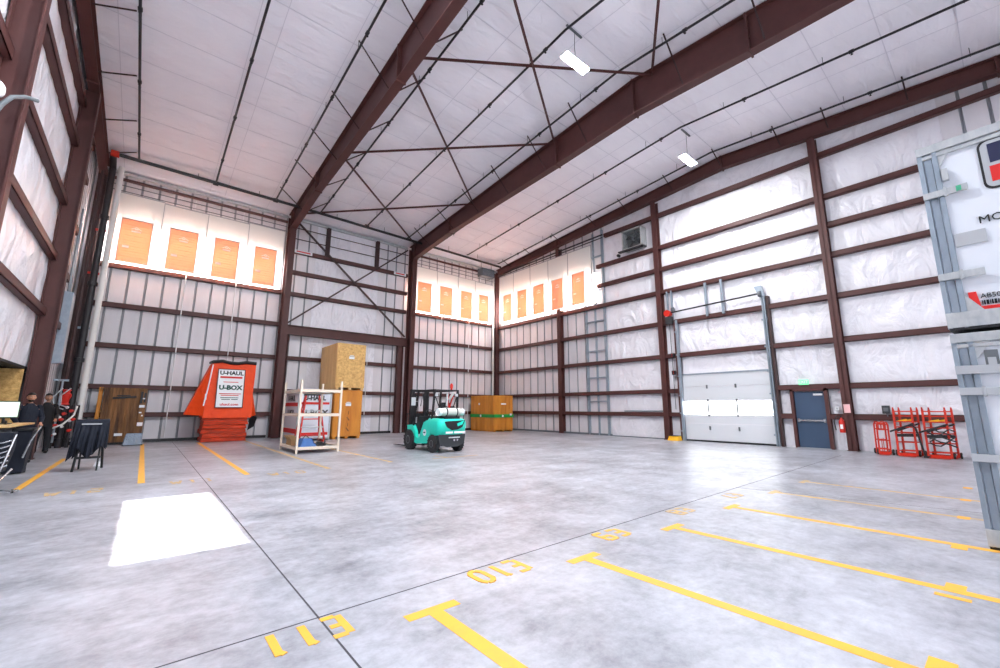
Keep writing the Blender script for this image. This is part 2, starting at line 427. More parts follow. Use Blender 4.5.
# left wall
m = MB()
fL = lambda u, d, z: (XL-d, u, z)
LG_ = [2.55, 4.15, 5.85, 7.6, 9.56, 10.95]
blanket(m, -13.0, -3.4, LG_, topR, fL, amp=.07, k=2, seed=2)
blanket(m, -32.6, -13.0, LG_, topR, fL, amp=.05, k=2, seed=6)
ribbed(m, -3.4, .3, 0, topR, fL, start=-3.0, pitch=.45)
m.box(XL-.4, XL-.3, -33, .6, 2.5, 11.55, 0); m.prism([(-33, 11.5), (-16.25, 12.85), (.6, 11.5)], 0, XL-.4, XL-.3, 0)
struct('wall_left', m, W3, 'white quilted insulation gable wall on the left')
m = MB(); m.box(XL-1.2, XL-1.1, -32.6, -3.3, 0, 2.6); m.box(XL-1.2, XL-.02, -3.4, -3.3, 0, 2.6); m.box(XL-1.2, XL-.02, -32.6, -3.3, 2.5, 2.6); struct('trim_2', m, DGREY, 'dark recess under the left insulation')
# rear wall behind the camera with two doorways invented for the fill lamps
m = MB()
for a, b in ((-22.2, -19.8), (-15.3, -10.2), (-5.7, .6)): m.box(a, b, YR-.2, YR, 0, 4.6)
m.box(-22.2, .6, YR-.2, YR, 4.6, 11.9)
struct('wall_rear', m, [SIDING], 'pale wall behind the viewpoint')
# dark base angle along back wall
m = MB(); m.box(-21.6, -14.4, .1, .22, 0, .12); m.box(-13.9, -7.9, .1, .22, 0, .12); m.box(-6.9, -.2, .1, .22, 0, .12)
struct('baseboard_back', m, BLACKP, 'dark base angle at the foot of the far wall')
m = MB(); m.box(.12, .22, -9.5, -.3, 0, .1); m.box(.12, .22, -13.4, -9.5, 0, .04)
struct('baseboard_right', m, GALV_D, 'grey base angle at the foot of the right wall')
# galvanized strip on right wall
m = MB(); m.box(.1, .21, -9.42, -9.3, 0, rf(-9.4)-.7); m.box(.1, .21, -8.75, -8.68, 0, rf(-8.7)-.7); m.box(.1, .21, -8.12, -8.02, 0, 10.6)
for z in (1.8, 3.1, 4.6, 6.3, 8.1, 10.1): m.box(.06, .21, -9.3, -8.1, z, z+.05)
struct('trim_3', m, GALV, 'galvanized framing strip between liner and insulation')

# ---------------------------------------------------------------- girts and columns
def cbar_x(x0, x1, y0, y1, z, h=.2):     # C girt along x, web at outside
    m = MB(); t = .018
    m.box(x0, x1, y0, y0+t, z-h/2, z+h/2); m.box(x0, x1, y0, y1, z+h/2-t, z+h/2); m.box(x0, x1, y0, y1, z-h/2, z-h/2+t); return m
def cbar_y(y0, y1, x0, x1, z, h=.2, web=-1):
    m = MB(); t = .018
    if web < 0: m.box(x0, x0+t, y0, y1, z-h/2, z+h/2)
    else: m.box(x1-t, x1, y0, y1, z-h/2, z+h/2)
    m.box(x0, x1, y0, y1, z+h/2-t, z+h/2); m.box(x0, x1, y0, y1, z-h/2, z-h/2+t); return m
for a, b, zs in ((-21.5, -14.33, (1.13, 2.25, 3.93, 5.62, 7.3)), (-14.03, -7.8, (1.13, 2.25, 3.93)), (-14.03, -7.25, (7.3, 8.48, 9.64)), (-6.95, -.1, (1.13, 2.25, 3.93, 5.62, 7.3))):
    for z in zs: struct('wall_girt', cbar_x(a, b, 0, .2, z), STEEL)
for z, segs in ((RG[0], ((-13.4, -.2), (-17.9, -17.5), (-26, -19.05))), (RG[1], ((-13.4, -.2), (-26, -17.5))), (RG[2], ((-26, -.2),)), (RG[3], ((-26, -.2),)),
                (RG[4], ((-26, -.2),)), (RG[5], ((-26, -9.0),)), (RG[6], ((-26, -9.0),)), (RG[7], ((-26, -9.6),))):
    for a, b in segs: struct('wall_girt', cbar_y(a, b, 0, .2, z), STEEL)
for z in LG_[1:]: struct('wall_girt', cbar_y(-32.5, -2.6, XL, XL+.18, z, h=.22, web=1), STEEL)

def wcol(x0, x1, y0, y1, z1, flange, t=.03, z0=0):
    """H column: flange='x' flanges face +-x, 'y' flanges face +-y"""
    m = MB()
    if flange == 'x':
        m.box(x0, x0+t, y0, y1, z0, z1); m.box(x1-t, x1, y0, y1, z0, z1); c = (y0+y1)/2; m.box(x0, x1, c-.01, c+.01, z0, z1)
    else:
        m.box(x0, x1, y0, y0+t, z0, z1); m.box(x0, x1, y1-t, y1, z0, z1); c = (x0+x1)/2; m.box(c-.01, c+.01, y0, y1, z0, z1)
    m.box(x0-.03, x1+.03, y0-.03, y1+.03, z0, z0+.02)
    for bx in (x0+.03, x1-.03):
        for by in (y0+.03, y1-.03): m.cyl((bx, by, .02), (bx, by, .06), .015, n=6)
    return m
for y in (-6.14, -12.79, -19.59, -26.2): struct('steel_column', wcol(-.14, .18, y-.13, y+.13, rf(y)-.68, 'x'), STEEL)
for y in (-5.62, -12.72, -19.6, -26.2): struct('steel_column', wcol(-21.74, -21.33, y-.13, y+.13, rf(y)-.6, 'x'), STEEL)
for x in (-14.18, -7.1): struct('steel_column', wcol(x-.15, x+.15, -.62, -.02, rf(0)-.25, 'y'), STEEL)
struct('steel_column', wcol(-.2, .12, -.16, .14, rf(0)-.3, 'y'), STEEL)
struct('steel_column', wcol(-21.66, -21.38, -.22, .12, rf(0)-.3, 'y'), STEEL_D)
for x in (-14.18, -7.1): struct('steel_column', wcol(x-.15, x+.15, YR+.05, YR+.65, rf(0)-.25, 'y'), STEEL)

def rafter(x, botpts, w=.3, toff=.02):
    """tapered I-beam following the roof: botpts=[(y,zbottom)]"""
    m = MB(); t = .03
    for (ya, za), (yb, zb) in zip(botpts[:-1], botpts[1:]):
        ta, tb = rf(ya)-toff-.06, rf(yb)-toff-.06
        m.hexa([(x-.012,ya,za),(x+.012,ya,za),(x+.012,ya,ta),(x-.012,ya,ta)], [(x-.012,yb,zb),(x+.012,yb,zb),(x+.012,yb,tb),(x-.012,yb,tb)])
        for z0a, z0b in ((za, zb), (ta-t, tb-t)):
            m.hexa([(x-w/2,ya,z0a),(x+w/2,ya,z0a),(x+w/2,ya,z0a+t),(x-w/2,ya,z0a+t)], [(x-w/2,yb,z0b),(x+w/2,yb,z0b),(x+w/2,yb,z0b+t),(x-w/2,yb,z0b+t)])
    for i, (ya, za) in enumerate(botpts):      # bolted splice plates and stiffeners
        if 0 < i < len(botpts)-1:
            m.box(x-w/2-.01, x+w/2+.01, ya-.025, ya+.025, za-.05, rf(ya)-toff-.05)
            for dz in (.12, .4, .8):
                if za+dz < rf(ya)-.15:
                    for sx in (-.1, .1): m.cyl((x+sx, ya-.05, za+dz), (x+sx, ya+.05, za+dz), .02, n=6)
    return m
BP = [(-.05, 10.55), (-.6, 10.62), (-4.6, 11.02), (-12.6, 11.3), (-16.25, 11.5), (-19.9, 11.3), (-27.9, 11.02), (-31.9, 10.62), (-32.4, 10.55)]
for x in (-14.18, -7.1): struct('roof_beam', rafter(x, BP), STEEL)
BE = [(-.1, 11.05), (-6.1, 11.55), (-16.25, 12.23), (-24.4, 11.62), (-32.4, 11.05)]
struct('roof_beam', rafter(-.02, BE, w=.28), STEEL)
struct('roof_beam', rafter(-21.5, [(a, b-.02) for a, b in BE], w=.28), STEEL)
# fly braces
def fly(x0, z0f, x1, y):
    m = MB(); m.bar((x0, y, z0f), (x1, y, rf(y)-.08), .045, .012); m.bar((x0, y, z0f), (x1, y, rf(y)-.08), .012, .045); return m
def bz(P, y):
    for (ya, za), (yb, zb) in zip(P[:-1], P[1:]):
        if yb <= y <= ya: return za+(zb-za)*(y-ya)/(yb-ya)
for x in (-14.18, -7.1):
    for y in (-2.5, -5.0, -7.3, -9.6, -12.0, -14.2, -18.0, -20.3):
        for s in (-1, 1): struct('flange_brace', fly(x+s*.12, bz(BP, y)+.1, x+s*1.15, y), STEEL_D)
for y in (-1.8, -4.0, -6.5, -9.2, -11.3, -13.9, -16.25, -18.6, -20.2, -22.4): 
    struct('flange_brace', fly(-.16, bz(BE, y)+.12, -1.0, y), STEEL_D)
    struct('flange_brace', fly(-21.36, bz(BE, y)+.12, -20.5, y), STEEL_D)
# roof X bracing in middle bay and bridging strut
rows = [-.9, -6.85, -12.55, -17.0, -21.6, -27.0]
for a, b in zip(rows[:-1], rows[1:]):
    for (p, q) in ((a, b), (b, a)):
        za, zb = rf(p)-.3, rf(q)-.3
        m = MB(); m.bar((-14.06, p, za), (-7.22, q, zb), .08, .012); m.bar((-14.06, p, za-.03), (-7.22, q, zb-.03), .012, .08)
        struct('roof_brace', m, STEEL)
# wall X brace, portal beam, jambs in the middle bay
m = MB(); m.bar((-13.95, -.1, 11.3), (-7.35, -.1, 5.7), .03, .11); struct('wall_brace', m, STEEL_D)
m = MB(); m.bar((-7.4, -.16, 11.25), (-14.02, -.16, 5.65), .025, .08); struct('wall_brace', m, STEEL_D)
m = MB(); m.box(-14.03, -7.25, -.35, -.05, 5.56, 5.59); m.box(-14.03, -7.25, -.35, -.05, 5.1, 5.13); m.box(-14.03, -7.25, -.21, -.19, 5.1, 5.58)
struct('portal_beam', m, STEEL)
struct('steel_column', wcol(-7.82, -7.5, -.3, .0, 5.1, 'x'), STEEL)
struct('steel_column', wcol(-13.98, -13.85, -.3, .0, 5.1, 'x'), STEEL)
for x in (-12.2, -9.3): struct('wall_jamb', wcol(x-.1, x+.1, -.02, .18, rf(0)-.2, 'y', z0=9.7), STEEL_D)
# eave rails
for a, b in ((-21.4, -14.4), (-6.9, -.3)): 
    m = MB(); m.cyl((a, -.25, 11.02), (b, -.25, 11.02), .07); struct('eave_rail', m, STEEL, smooth=True)
    for z in (10.55, 10.8): 
        m = MB(); m.cyl((a, -.15, z), (b, -.15, z), .02, n=6); struct('eave_rail', m, MGREY)
for z in (10.3, 10.9):
    m = MB(); m.cyl((-14.0, -.05, z), (-7.3, -.05, z+.05), .025, n=6); struct('eave_rail', m, STEEL_D)
for a, b in ((-9.6, -.3),):
    m = MB(); m.cyl((-.1, a, 11.22), (-.1, b, 11.1), .045); m.cyl((-.1, a, 11.05), (-.1, b, 10.94), .03); struct('eave_rail', m, BLACKP, smooth=True)
# pale eave trim
m = MB(); m.box(-21.4, -14.35, .05, .2, 11.4, 11.52); m.box(-14.0, -7.3, .05, .2, 11.4, 11.52); m.box(-6.9, -.2, .05, .2, 11.4, 11.52)
struct('trim_4', m, ALU, 'pale metal eave trim above the far wall')
# sag rods on back wall
for x in (-18.3, -16.35, -4.7, -2.5, -11.95, -9.6):
    m = MB(); m.cyl((x, -.03, .15), (x, -.03, 11.0 if x not in (-11.95, -9.6) else 5.1), .022, n=6); struct('sag_rod', m, WHITE)

# ---------------------------------------------------------------- sprinkler pipes
def roofpipe(x, y0, y1, r=.035, off=.32):
    m = MB(); pts = []
    for y in sorted([y0, y1, YRIDGE]): 
        if y0 <= y <= y1: pts.append((x, y, rf(y)-off))
    m.tube(pts, r)
    o = m.build('sprinkler_pipe', BLACKP, smooth=True); return o
px = [(-20.4, 'nearest the left wall'), (-17.75, 'second from the left wall'), (-15.3, 'left of the near roof beam'), (-13.2, 'right of the near roof beam'), (-10.7, 'through the middle of the roof cross bracing'),
      (-8.15, 'left of the far roof beam'), (-6.25, 'right of the far roof beam'), (-3.8, 'above the hanging lamp near the gable wall'), (-1.15, 'along the gable end roof beam')]
for x, w in px:
    root = thing('sprinkler_branch', 'black sprinkler branch pipe under the ceiling '+w, 'pipe', (x, 0, 0), group='ceiling sprinkler branches')
    m = MB(); m.tube([(x, -32, rf(-32)-.32), (x, YRIDGE, rf(YRIDGE)-.32), (x, -1.6, rf(-1.6)-.32), (x, -1.5, 11.45)], .036); m.build('pipe', BLACKP, root, smooth=True)
    for y in (-3.6, -6.6, -9.6, -12.6, -15.4, -18.6, -21.6, -24.6):
        z = rf(y)-.32
        m = MB(); m.cyl((x, y-.06, z), (x, y+.06, z), .055, n=8); m.cyl((x, y, z), (x, y, z-.11), .014, n=6); m.cyl((x, y, z-.1), (x, y, z-.11), .035, n=8); m.build('sprinkler_head', BLACKP, root)
        m = MB(); m.cyl((x, y+.7, z), (x, y+.7, z+.3), .008, n=5); m.build('hanger', BLACKP, root)
root = thing('sprinkler_main', 'long black sprinkler main pipe running along the far eave', 'pipe', (-11, -1.4, 11.4))
m = MB(); m.tube([(-21.15, -1.7, 11.4), (-14, -1.6, 11.4), (-.6, -1.15, 11.38)], .075); m.build('pipe', BLACKP, root, smooth=True)
for x in (-18.4, -16.0, -12.3, -9.6, -5.2, -2.9): m = MB(); m.cyl((x, -1.45, 11.4), (x, -1.45, rf(-1.45)), .012, n=5); m.build('hanger', BLACKP, root)
for x in (-17.75, -15.3, -10.7): m = MB(); m.cyl((x-.1, -1.6, 11.4), (x+.1, -1.6, 11.4), .1, n=10); m.build('coupling', BLACKP, root)
m = MB(); m.cyl((-21.25, -1.7, 11.4), (-21.0, -1.7, 11.4), .13, n=12); m.build('coupling', REDOR, root, smooth=True)

# white pipe by corner & thin white riser beside the corner column
m = MB(); m.cyl((-20.94, -.8, 0), (-20.94, -.8, 11.3), .1, n=14); m.cyl((-20.94, -.8, 2.1), (-20.94, -.8, 2.2), .115); tag(m.build('downpipe', PVC, smooth=True), 'thick white vertical downpipe in the far left corner', 'pipe')
m = MB(); m.cyl((-.42, -.12, 0), (-.42, -.12, 11.0), .06, n=10); tag(m.build('downpipe', PVC, smooth=True), 'slim white pipe beside the far corner steel column', 'pipe')

# ---------------------------------------------------------------- clerestory windows and display doors
def window(n, a, b, wall):
    z0, z1 = 7.42, 9.15
    m = MB(); f = MB()
    if wall == 'b':
        m.box(a, b, .1, .14, z0, z1)
        f.box(a-.05, b+.05, .08, .18, z0-.06, z0); f.box(a-.05, b+.05, .08, .18, z1, z1+.06)
    else:
        m.box(.1, .14, a, b, z0, z1); f.box(.08, .18, a-.05, b+.05, z0-.06, z0); f.box(.08, .18, a-.05, b+.05, z1, z1+.06)
    o = struct('window_%d' % n, m, WINGLOW, 'clerestory glazing behind the display doors'); f.build('window_frame', WHITE, o)
window(1, -21.1, -14.5, 'b'); window(2, -6.9, -.5, 'b'); window(3, -8.85, -.6, 'r')
def display(a, b, zt, o0, o1, wall, label, z0=7.4):
    # a,b edges; o0,o1 orange door edges
    t = .03
    loc = ((a+b)/2, -.3, z0) if wall == 'b' else (-.3, (a+b)/2, z0)
    root = thing('display_door_panel', label, 'display panel', loc, group='backlit storage door displays under the eaves')
    oz0, oz1 = z0+.05, 9.32
    def bx(m, u0, u1, z0_, z1_, d0, d1):
        if wall == 'b': m.box(u0, u1, -.3+d0, -.3+d1, z0_, z1_)
        else: m.box(-.3+d0, -.3+d1, u0, u1, z0_, z1_)
    m = MB()
    bx(m, a+.01, o0, z0, zt, 0, t); bx(m, o1, b-.01, z0, zt, 0, t); bx(m, o0, o1, oz1, zt, 0, t); bx(m, o0, o1, z0, oz0, 0, t)
    m.build('white_surround', DISP, root)
    m = MB(); n = 16
    for i in range(n):
        za, zb = oz0+(oz1-oz0)*i/n, oz0+(oz1-oz0)*(i+1)/n
        bx(m, o0, o1, za, zb-.012, .02 if i % 2 else .012, .04); bx(m, o0, o1, zb-.012, zb, .03, .04)
    d = m.build('roll_up_door', ORANGE_T, root)
    m = MB(); bx(m, o0-.03, o0, z0, oz1+.03, -.015, .03); bx(m, o1, o1+.03, z0, oz1+.03, -.015, .03); bx(m, o0, o1, oz1, oz1+.03, -.015, .03); m.build('door_frame', WHITE, root)
    m = MB(); bx(m, a-.012, a+.012, z0, zt, -.02, .05); bx(m, a, b, zt-.02, zt+.02, -.02, .05); m.build('edge_trim', LGREY, root)
    c = (o0+o1)/2; m = MB()      # small white house-shaped emblem with a word line
    def P(u, z): return (u, -.292, z) if wall == 'b' else (-.292, u, z)
    s = 1 if wall == 'b' else -1; zz = oz1-.42
    for q in ([(-.2, 0), (0, .13), (.2, 0), (.14, 0), (0, .08), (-.14, 0)], [(-.16, -.05), (.16, -.05), (.16, -.12), (-.16, -.12)], [(-.06, 0), (.06, 0), (.06, .05), (-.06, .05)]):
        m.add([P(c+s*u, zz+z) for u, z in q], [tuple(range(len(q)))])
    for u0 in (-.38,): m.add([P(c+s*u0, zz-.75), P(c+s*(u0+.22), zz-.75), P(c+s*(u0+.22), zz-.85), P(c+s*u0, zz-.85)], [(0,1,2,3)])
    m.build('emblem', TEXTW, root)
ordn = ['leftmost', 'second from the left', 'third from the left', 'rightmost']
E1 = [-21.07, -19.4, -17.77, -16.1, -14.5]; O1 = [(-20.7, -19.7), (-19.08, -18.07), (-17.4, -16.45), (-15.74, -14.8)]; ZT = [10.42, 10.37, 10.38, 10.45]
for i in range(4): display(E1[i], E1[i+1], ZT[i], *O1[i], 'b', 'white panel with orange roll-up door, %s of four above the orange covered crate' % ordn[i])
E3 = [-6.9, -5.3, -3.65, -2.2, -.64]; O3 = [(-6.68, -5.72), (-5.05, -4.12), (-3.4, -2.5), (-1.86, -1.05)]
for i in range(4): display(E3[i], E3[i+1], 10.3-.03*i, *O3[i], 'b', 'white panel with orange roll-up door, %s of four between forklift bay column and far corner' % ordn[i])
E4 = [-8.9, -7.15, -5.5, -3.86, -2.2, -.64]; O4 = [(-8.35, -7.45), (-6.7, -5.8), (-5.1, -4.15), (-3.5, -2.6), (-1.95, -1.1)]
o5 = ['rightmost', 'fourth from the far corner', 'middle', 'second from the far corner', 'nearest the far corner']
for i in range(5): display(E4[i], E4[i+1], 10.75, *O4[i], 'r', 'white panel with orange roll-up door, %s of five on the gable wall' % o5[i])

# ---------------------------------------------------------------- overhead door
D = struct('door_1', MB().box(.1, .16, -17.2, -13.62, .02, .78), OHD, 'white sectional overhead door in the gable wall')
for z0, z1 in ((.8, 1.16), (1.78, 2.4), (2.42, 3.0)): MB().box(.1, .16, -17.2, -13.62, z0, z1).build('door_section', OHD, D)
MB().box(.105, .15, -17.2, -13.62, 1.18, 1.76).build('window_section', OHWIN, D)
m = MB()
for y in (-14.7, -15.9): m.box(.06, .1, y-.03, y+.03, 1.1, 1.85)
for y in (-14.7, -15.9):
    for z in (.6, 2.4): m.box(.06, .1, y-.03, y+.03, z-.08, z+.08)
m.build('hinge', MGREY, D)
m = MB(); m.box(.06, .1, -17.2, -13.62, .0, .07); m.build('bottom_seal', BLACK, D)
m = MB(); m.box(.07, .1, -17.2, -13.62, 2.96, 3.02); m.build('top_strut', GALV, D)
MB().box(.2, .24, -17.2, -13.62, 3.0, 3.95).build('header_panel', INSUL, D)
struct('door_jamb', MB().box(-.02, .2, -17.5, -17.41, 0, 6.0), STEEL_D); struct('door_jamb', MB().box(-.02, .2, -13.55, -13.4, 0, 5.5), STEEL)
root = thing('door_track', 'galvanized right-hand vertical track beside the white overhead door', 'door track', (0, -17.3, 0), group='overhead door tracks')
MB().box(-.06, .08, -17.38, -17.25, 0, 6.0).build('rail', GALV, root); MB().box(-.12, -.06, -17.33, -17.3, 0, 5.9).build('lip', GALV_D, root)
for z in (.4, 1.2, 2.0, 2.9, 3.9, 5.0): MB().box(-.08, .08, -17.4, -17.2, z, z+.06).build('bracket', GALV, root)
m = MB(); m.hexa([(-.12,-17.4,6.0),(.08,-17.4,6.0),(.08,-17.2,6.0),(-.12,-17.2,6.0)], [(-.12,-17.32,6.45),(.08,-17.32,6.45),(.08,-17.05,6.45),(-.12,-17.05,6.45)]); m.build('head_plate', GALV, root)
root = thing('door_track', 'galvanized left-hand vertical track beside the white overhead door', 'door track', (0, -13.5, 0), group='overhead door tracks')
MB().box(-.06, .08, -13.6, -13.5, 0, 5.6).build('rail', GALV, root)
for z in (.4, 1.2, 2.0, 2.9, 3.9, 5.0): MB().box(-.08, .08, -13.62, -13.46, z, z+.06).build('bracket', GALV, root)
root = thing('door_shaft', 'long dark torsion spring shaft above the white overhead door', 'door shaft', (-.15, -15.4, 6.05))
MB().cyl((-.15, -17.3, 6.12), (-.15, -13.4, 5.98), .035).build('shaft', BLACKP, root, smooth=True)
for y in (-15.05, -15.75): MB().box(-.1, -.02, y-.05, y+.05, 5.55, 7.1).build('support_post', GALV, root)
for y in (-17.25, -13.5): MB().cyl((-.15, y-.05, 6.1), (-.15, y+.05, 6.1), .12, n=18).build('cable_drum', MGREY, root, smooth=True)
root = thing('door_operator', 'red electric door operator motor high beside the overhead door', 'door motor', (-.1, -13.2, 5.8))
MB().cyl((-.3, -13.25, 5.95), (-.05, -13.25, 5.95), .16, n=16).build('motor', RED, root, smooth=True)
m = MB(); m.box(-.2, 0, -13.42, -13.1, 5.45, 5.8); m.build('gearbox', DGREY, root, bevel=.02)
m = MB(); m.box(-.04, .05, -13.42, -13.36, 5.6, 7.1); m.box(-.04, .05, -13.2, -13.14, 5.9, 7.1); m.build('mounting_rail', GALV, root)
m = MB(); m.cyl((-.08, -13.25, 5.5), (-.08, -13.28, 1.4), .012, n=6); m.build('drop_cable', BLACKP, root)
for z, y, nm, lb in ((3.92, -13.28, 'control_box', 'black control box on the girt left of the overhead door'), (3.1, -13.3, 'push_button_station', 'small black push button station left of the overhead door')):
    root = thing(nm, lb, 'control box', (-.05, y, z)); MB().box(-.12, 0, y-.09, y+.09, z-.1, z+.1).build('housing', BLACK, root, bevel=.01)
    m = MB()
    for dz in (-.04, .04): m.cyl((-.12, y, z+dz), (-.14, y, z+dz), .02, n=8)
    m.build('button', RED, root)
root = thing('wheel_chock', 'yellow block on the floor left of the overhead door', 'wheel chock', (-.3, -13.15, 0))
MB().hexa([(-.5,-13.5,0),(-.1,-13.5,0),(-.1,-12.98,0),(-.5,-12.98,0)], [(-.42,-13.46,.2),(-.12,-13.46,.2),(-.12,-13.02,.2),(-.42,-13.02,.2)]).build('block', YEL, root, bevel=.02)
MB().box(-.44, -.1, -13.45, -13.05, .2, .225).build('rubber_pad', BLACK, root)

# ---------------------------------------------------------------- personnel door
D2 = struct('door_2', MB().box(.1, .15, -18.93, -17.98, .02, 2.08), DOORP, 'dark blue personnel door with panic bar')
m = MB(); m.box(-.02, .2, -19.05, -18.94, 0, 2.2); m.box(-.02, .2, -17.97, -17.87, 0, 2.2); m.box(-.02, .2, -19.05, -17.87, 2.1, 2.2); m.build('door_frame', STEEL, D2)
m = MB(); m.box(.02, .06, -18.88, -18.03, .98, 1.04); m.box(.04, .1, -18.1, -18.02, .94, 1.08); m.box(.04, .1, -18.9, -18.83, .94, 1.08); m.build('panic_bar', CHROME, D2)
m = MB(); m.box(.04, .1, -18.88, -18.6, 1.93, 2.0); m.build('door_closer', WHITE, D2)
m = MB(); m.box(-.05, .16, -18.98, -17.94, 0, .02); m.build('threshold', ALU, D2)
root = thing('exit_sign', 'small green EXIT sign above the dark blue door', 'exit sign', (-.08, -18.38, 2.42))
MB().box(-.1, -.04, -18.54, -18.22, 2.33, 2.53).build('housing', EXITM, root, bevel=.01)
text_mesh('lettering', 'EXIT', .15, TEXTW, Matrix.Translation((-.025, 0, .01)) @ plane_left((0, 0, 0)), root, bold=.002)
root = thing('fire_extinguisher', 'red fire extinguisher hanging beside the steel column near the dark blue door', 'fire extinguisher', (-.22, -19.42, .7))
MB().lathe((-.22, -19.4, .62), [(.075, 0), (.085, .03), (.085, .38), (.05, .46), (.025, .48), (.025, .52)], 16).build('cylinder', RED, root, smooth=True)
m = MB(); m.box(-.26, -.18, -19.42, -19.38, 1.14, 1.17); m.box(-.3, -.18, -19.42, -19.38, 1.19, 1.21); m.build('handle', BLACK, root)
MB().tube([(-.22, -19.4, 1.14), (-.24, -19.28, 1.2), (-.26, -19.2, 1.0), (-.24, -19.22, .7)], .014).build('hose', BLACK, root, smooth=True)
MB().box(-.31, -.3, -19.44, -19.36, .75, .9).build('label_sticker', WHITE, root)
m = MB(); m.box(-.17, -.145, -19.68, -19.5, 1.3, 1.6); tag(m.build('notice', PINK), 'pink notice fixed to the steel column above the extinguisher', 'notice')
root = thing('light_switch', 'small white switch box between the door and the steel column', 'switch', (.05, -19.3, 1.45))
MB().box(.0, .1, -19.34, -19.22, 1.38, 1.52).build('box', WHITE, root, bevel=.01); MB().box(-.01, 0, -19.3, -19.26, 1.42, 1.48).build('toggle', LGREY, root)
root = thing('outlet_box', 'dark grey box on the lower girt above the red hand trucks', 'electrical box', (-.05, -20.6, 1.45))
MB().box(-.12, .0, -20.7, -20.5, 1.28, 1.55).build('box', DGREY, root, bevel=.01); MB().box(-.13, -.12, -20.66, -20.54, 1.36, 1.48).build('cover', MGREY, root)
MB().cyl((-.06, -20.6, 1.28), (.1, -20.62, 1.1), .015, n=6).build('conduit', GALV, root)

for x0, x1, z, w in ((-13.9, -13.0, 8.48+1.16, 'left'), (-8.2, -7.4, 9.64, 'right')):
    o = MB().box(x0, x1, -.02, .0, z-.09, z+.09).build('girt_tag', WHITE); o['label'] = 'pale shipping tag at the %s end of the top girt in the braced bay' % w; o['category'] = 'tag'
    MB().box(x0+.1, x1-.1, -.026, -.02, z-.03, z+.04).build('red_print', TEXTR, o)
tag(MB().cyl((.08, -12.5, 1.31), (.08, -10.4, 1.31), .04).build('loose_rail', GALV), 'short grey rail lying on the lowest girt of the gable wall', 'rail')
# ---------------------------------------------------------------- exhaust fan
root = thing('exhaust_fan', 'square wall exhaust fan with wire guard high on the gable wall', 'fan', (-.15, -11.55, 9.9))
m = MB(); y0, y1, z0, z1 = -12.15, -10.98, 9.78, 10.85
m.box(-.3, .2, y0, y0+.06, z0, z1); m.box(-.3, .2, y1-.06, y1, z0, z1); m.box(-.3, .2, y0, y1, z0, z0+.06); m.box(-.3, .2, y0, y1, z1-.06, z1); m.build('housing', ALU, root)
MB().box(.16, .2, y0, y1, z0, z1).build('back_shutter', MGREY, root)
for i in range(4):
    a = .5+i*PI/2; c = (-.1, -11.565, 10.315); m = MB()
    d = Vector((0, math.cos(a), math.sin(a))); p = Vector((0, -math.sin(a), math.cos(a)))
    c = Vector(c); m.hexa([c+d*.08-p*.06, c+d*.08+p*.06+Vector((.05,0,0)), c+d*.08+p*.06+Vector((.06,0,0)), c+d*.08-p*.06+Vector((.01,0,0))],
                          [c+d*.46-p*.14, c+d*.46+p*.14+Vector((.12,0,0)), c+d*.46+p*.14+Vector((.13,0,0)), c+d*.46-p*.14+Vector((.01,0,0))]); m.build('blade', DGREY, root)
MB().cyl((-.2, -11.565, 10.315), (.05, -11.565, 10.315), .1, n=14).build('motor_hub', DGREY, root, smooth=True)
m = MB()
for r in (.15, .28, .4, .5):
    pts = [(-.31, -11.565+r*math.cos(t*PI/12), 10.315+r*math.sin(t*PI/12)) for t in range(25)]; m.tube(pts, .006, 5)
m.bar((-.31, y0, z0), (-.31, y1, z1), .01, .01); m.bar((-.31, y1, z0), (-.31, y0, z1), .01, .01); m.build('wire_guard', MGREY, root)
m = MB(); m.box(-.4, -.2, y0-.02, y1+.2, z0-.09, z0-.03); m.cyl((-.35, y1+.25, z0-.2), (-.2, y1+.25, z0-.2), .08, n=12); m.build('support_bracket', BLACKP, root)

# corner heater vent
root = thing('ventilation_unit', 'grey louvred ventilation unit tucked under the eave near the far corner', 'vent', (-1.5, -.7, 10.9))
MB().box(-2.1, -1.0, -.95, -.4, 10.55, 11.1).build('casing', MGREY, root, bevel=.02)
m = MB()
for i in range(6): m.box(-2.04, -1.06, -.975, -.95, 10.62+.075*i, 10.65+.075*i)
m.build('louvre', GALV, root)
m = MB(); m.cyl((-2.0, -.7, 11.1), (-2.0, -.7, 11.5), .015, n=6); m.cyl((-1.1, -.7, 11.1), (-1.1, -.7, 11.5), .015, n=6); m.build('hanger_rod', BLACKP, root)

# ---------------------------------------------------------------- high bay lamps
def highbay(x, y, z, label, e=760):
    root = thing('high_bay_lamp', label, 'lamp', (x, y, z), group='hanging high bay lamps')
    m = MB(); m.box(-.52, .52, -.15, .15, .03, .1); 
    for i in range(9): m.box(-.46+.11*i, -.43+.11*i, -.12, .12, .1, .15)
    m.build('housing', WHITE, root, local=True)
    m = MB(); m.box(-.5, .5, -.13, .13, 0, .03); m.build('diffuser', LAMP, root, local=True)
    m = MB(); m.tube([(0,0,.1), (.05,.03,.35), (-.04,-.02,.55), (.02,0,rf(y)-z-.02)], .008, 5); m.build('cord', BLACKP, root, local=True)
    m = MB(); m.box(-.35, .35, -.03, .03, rf(y)-z-.07, rf(y)-z-.03); m.build('hanger_bar', MGREY, root, local=True)
    L = bpy.data.lights.new('high_bay_light', 'AREA'); L.shape = 'RECTANGLE'; L.size = .6; L.size_y = .28; L.energy = e; L.color = (.96, .985, 1)
    lo = bpy.data.objects.new('high_bay_light', L); COL.objects.link(lo); lo.parent = root; lo.location = (0, 0, -.02); root.rotation_euler = (0, 0, 0)
    return root
highbay(-10.25, -16.2, 11.7, 'bright white high bay lamp hanging between the two big roof beams')
highbay(-2.95, -16.05, 11.55, 'bright white high bay lamp hanging in front of the gable wall', 260)

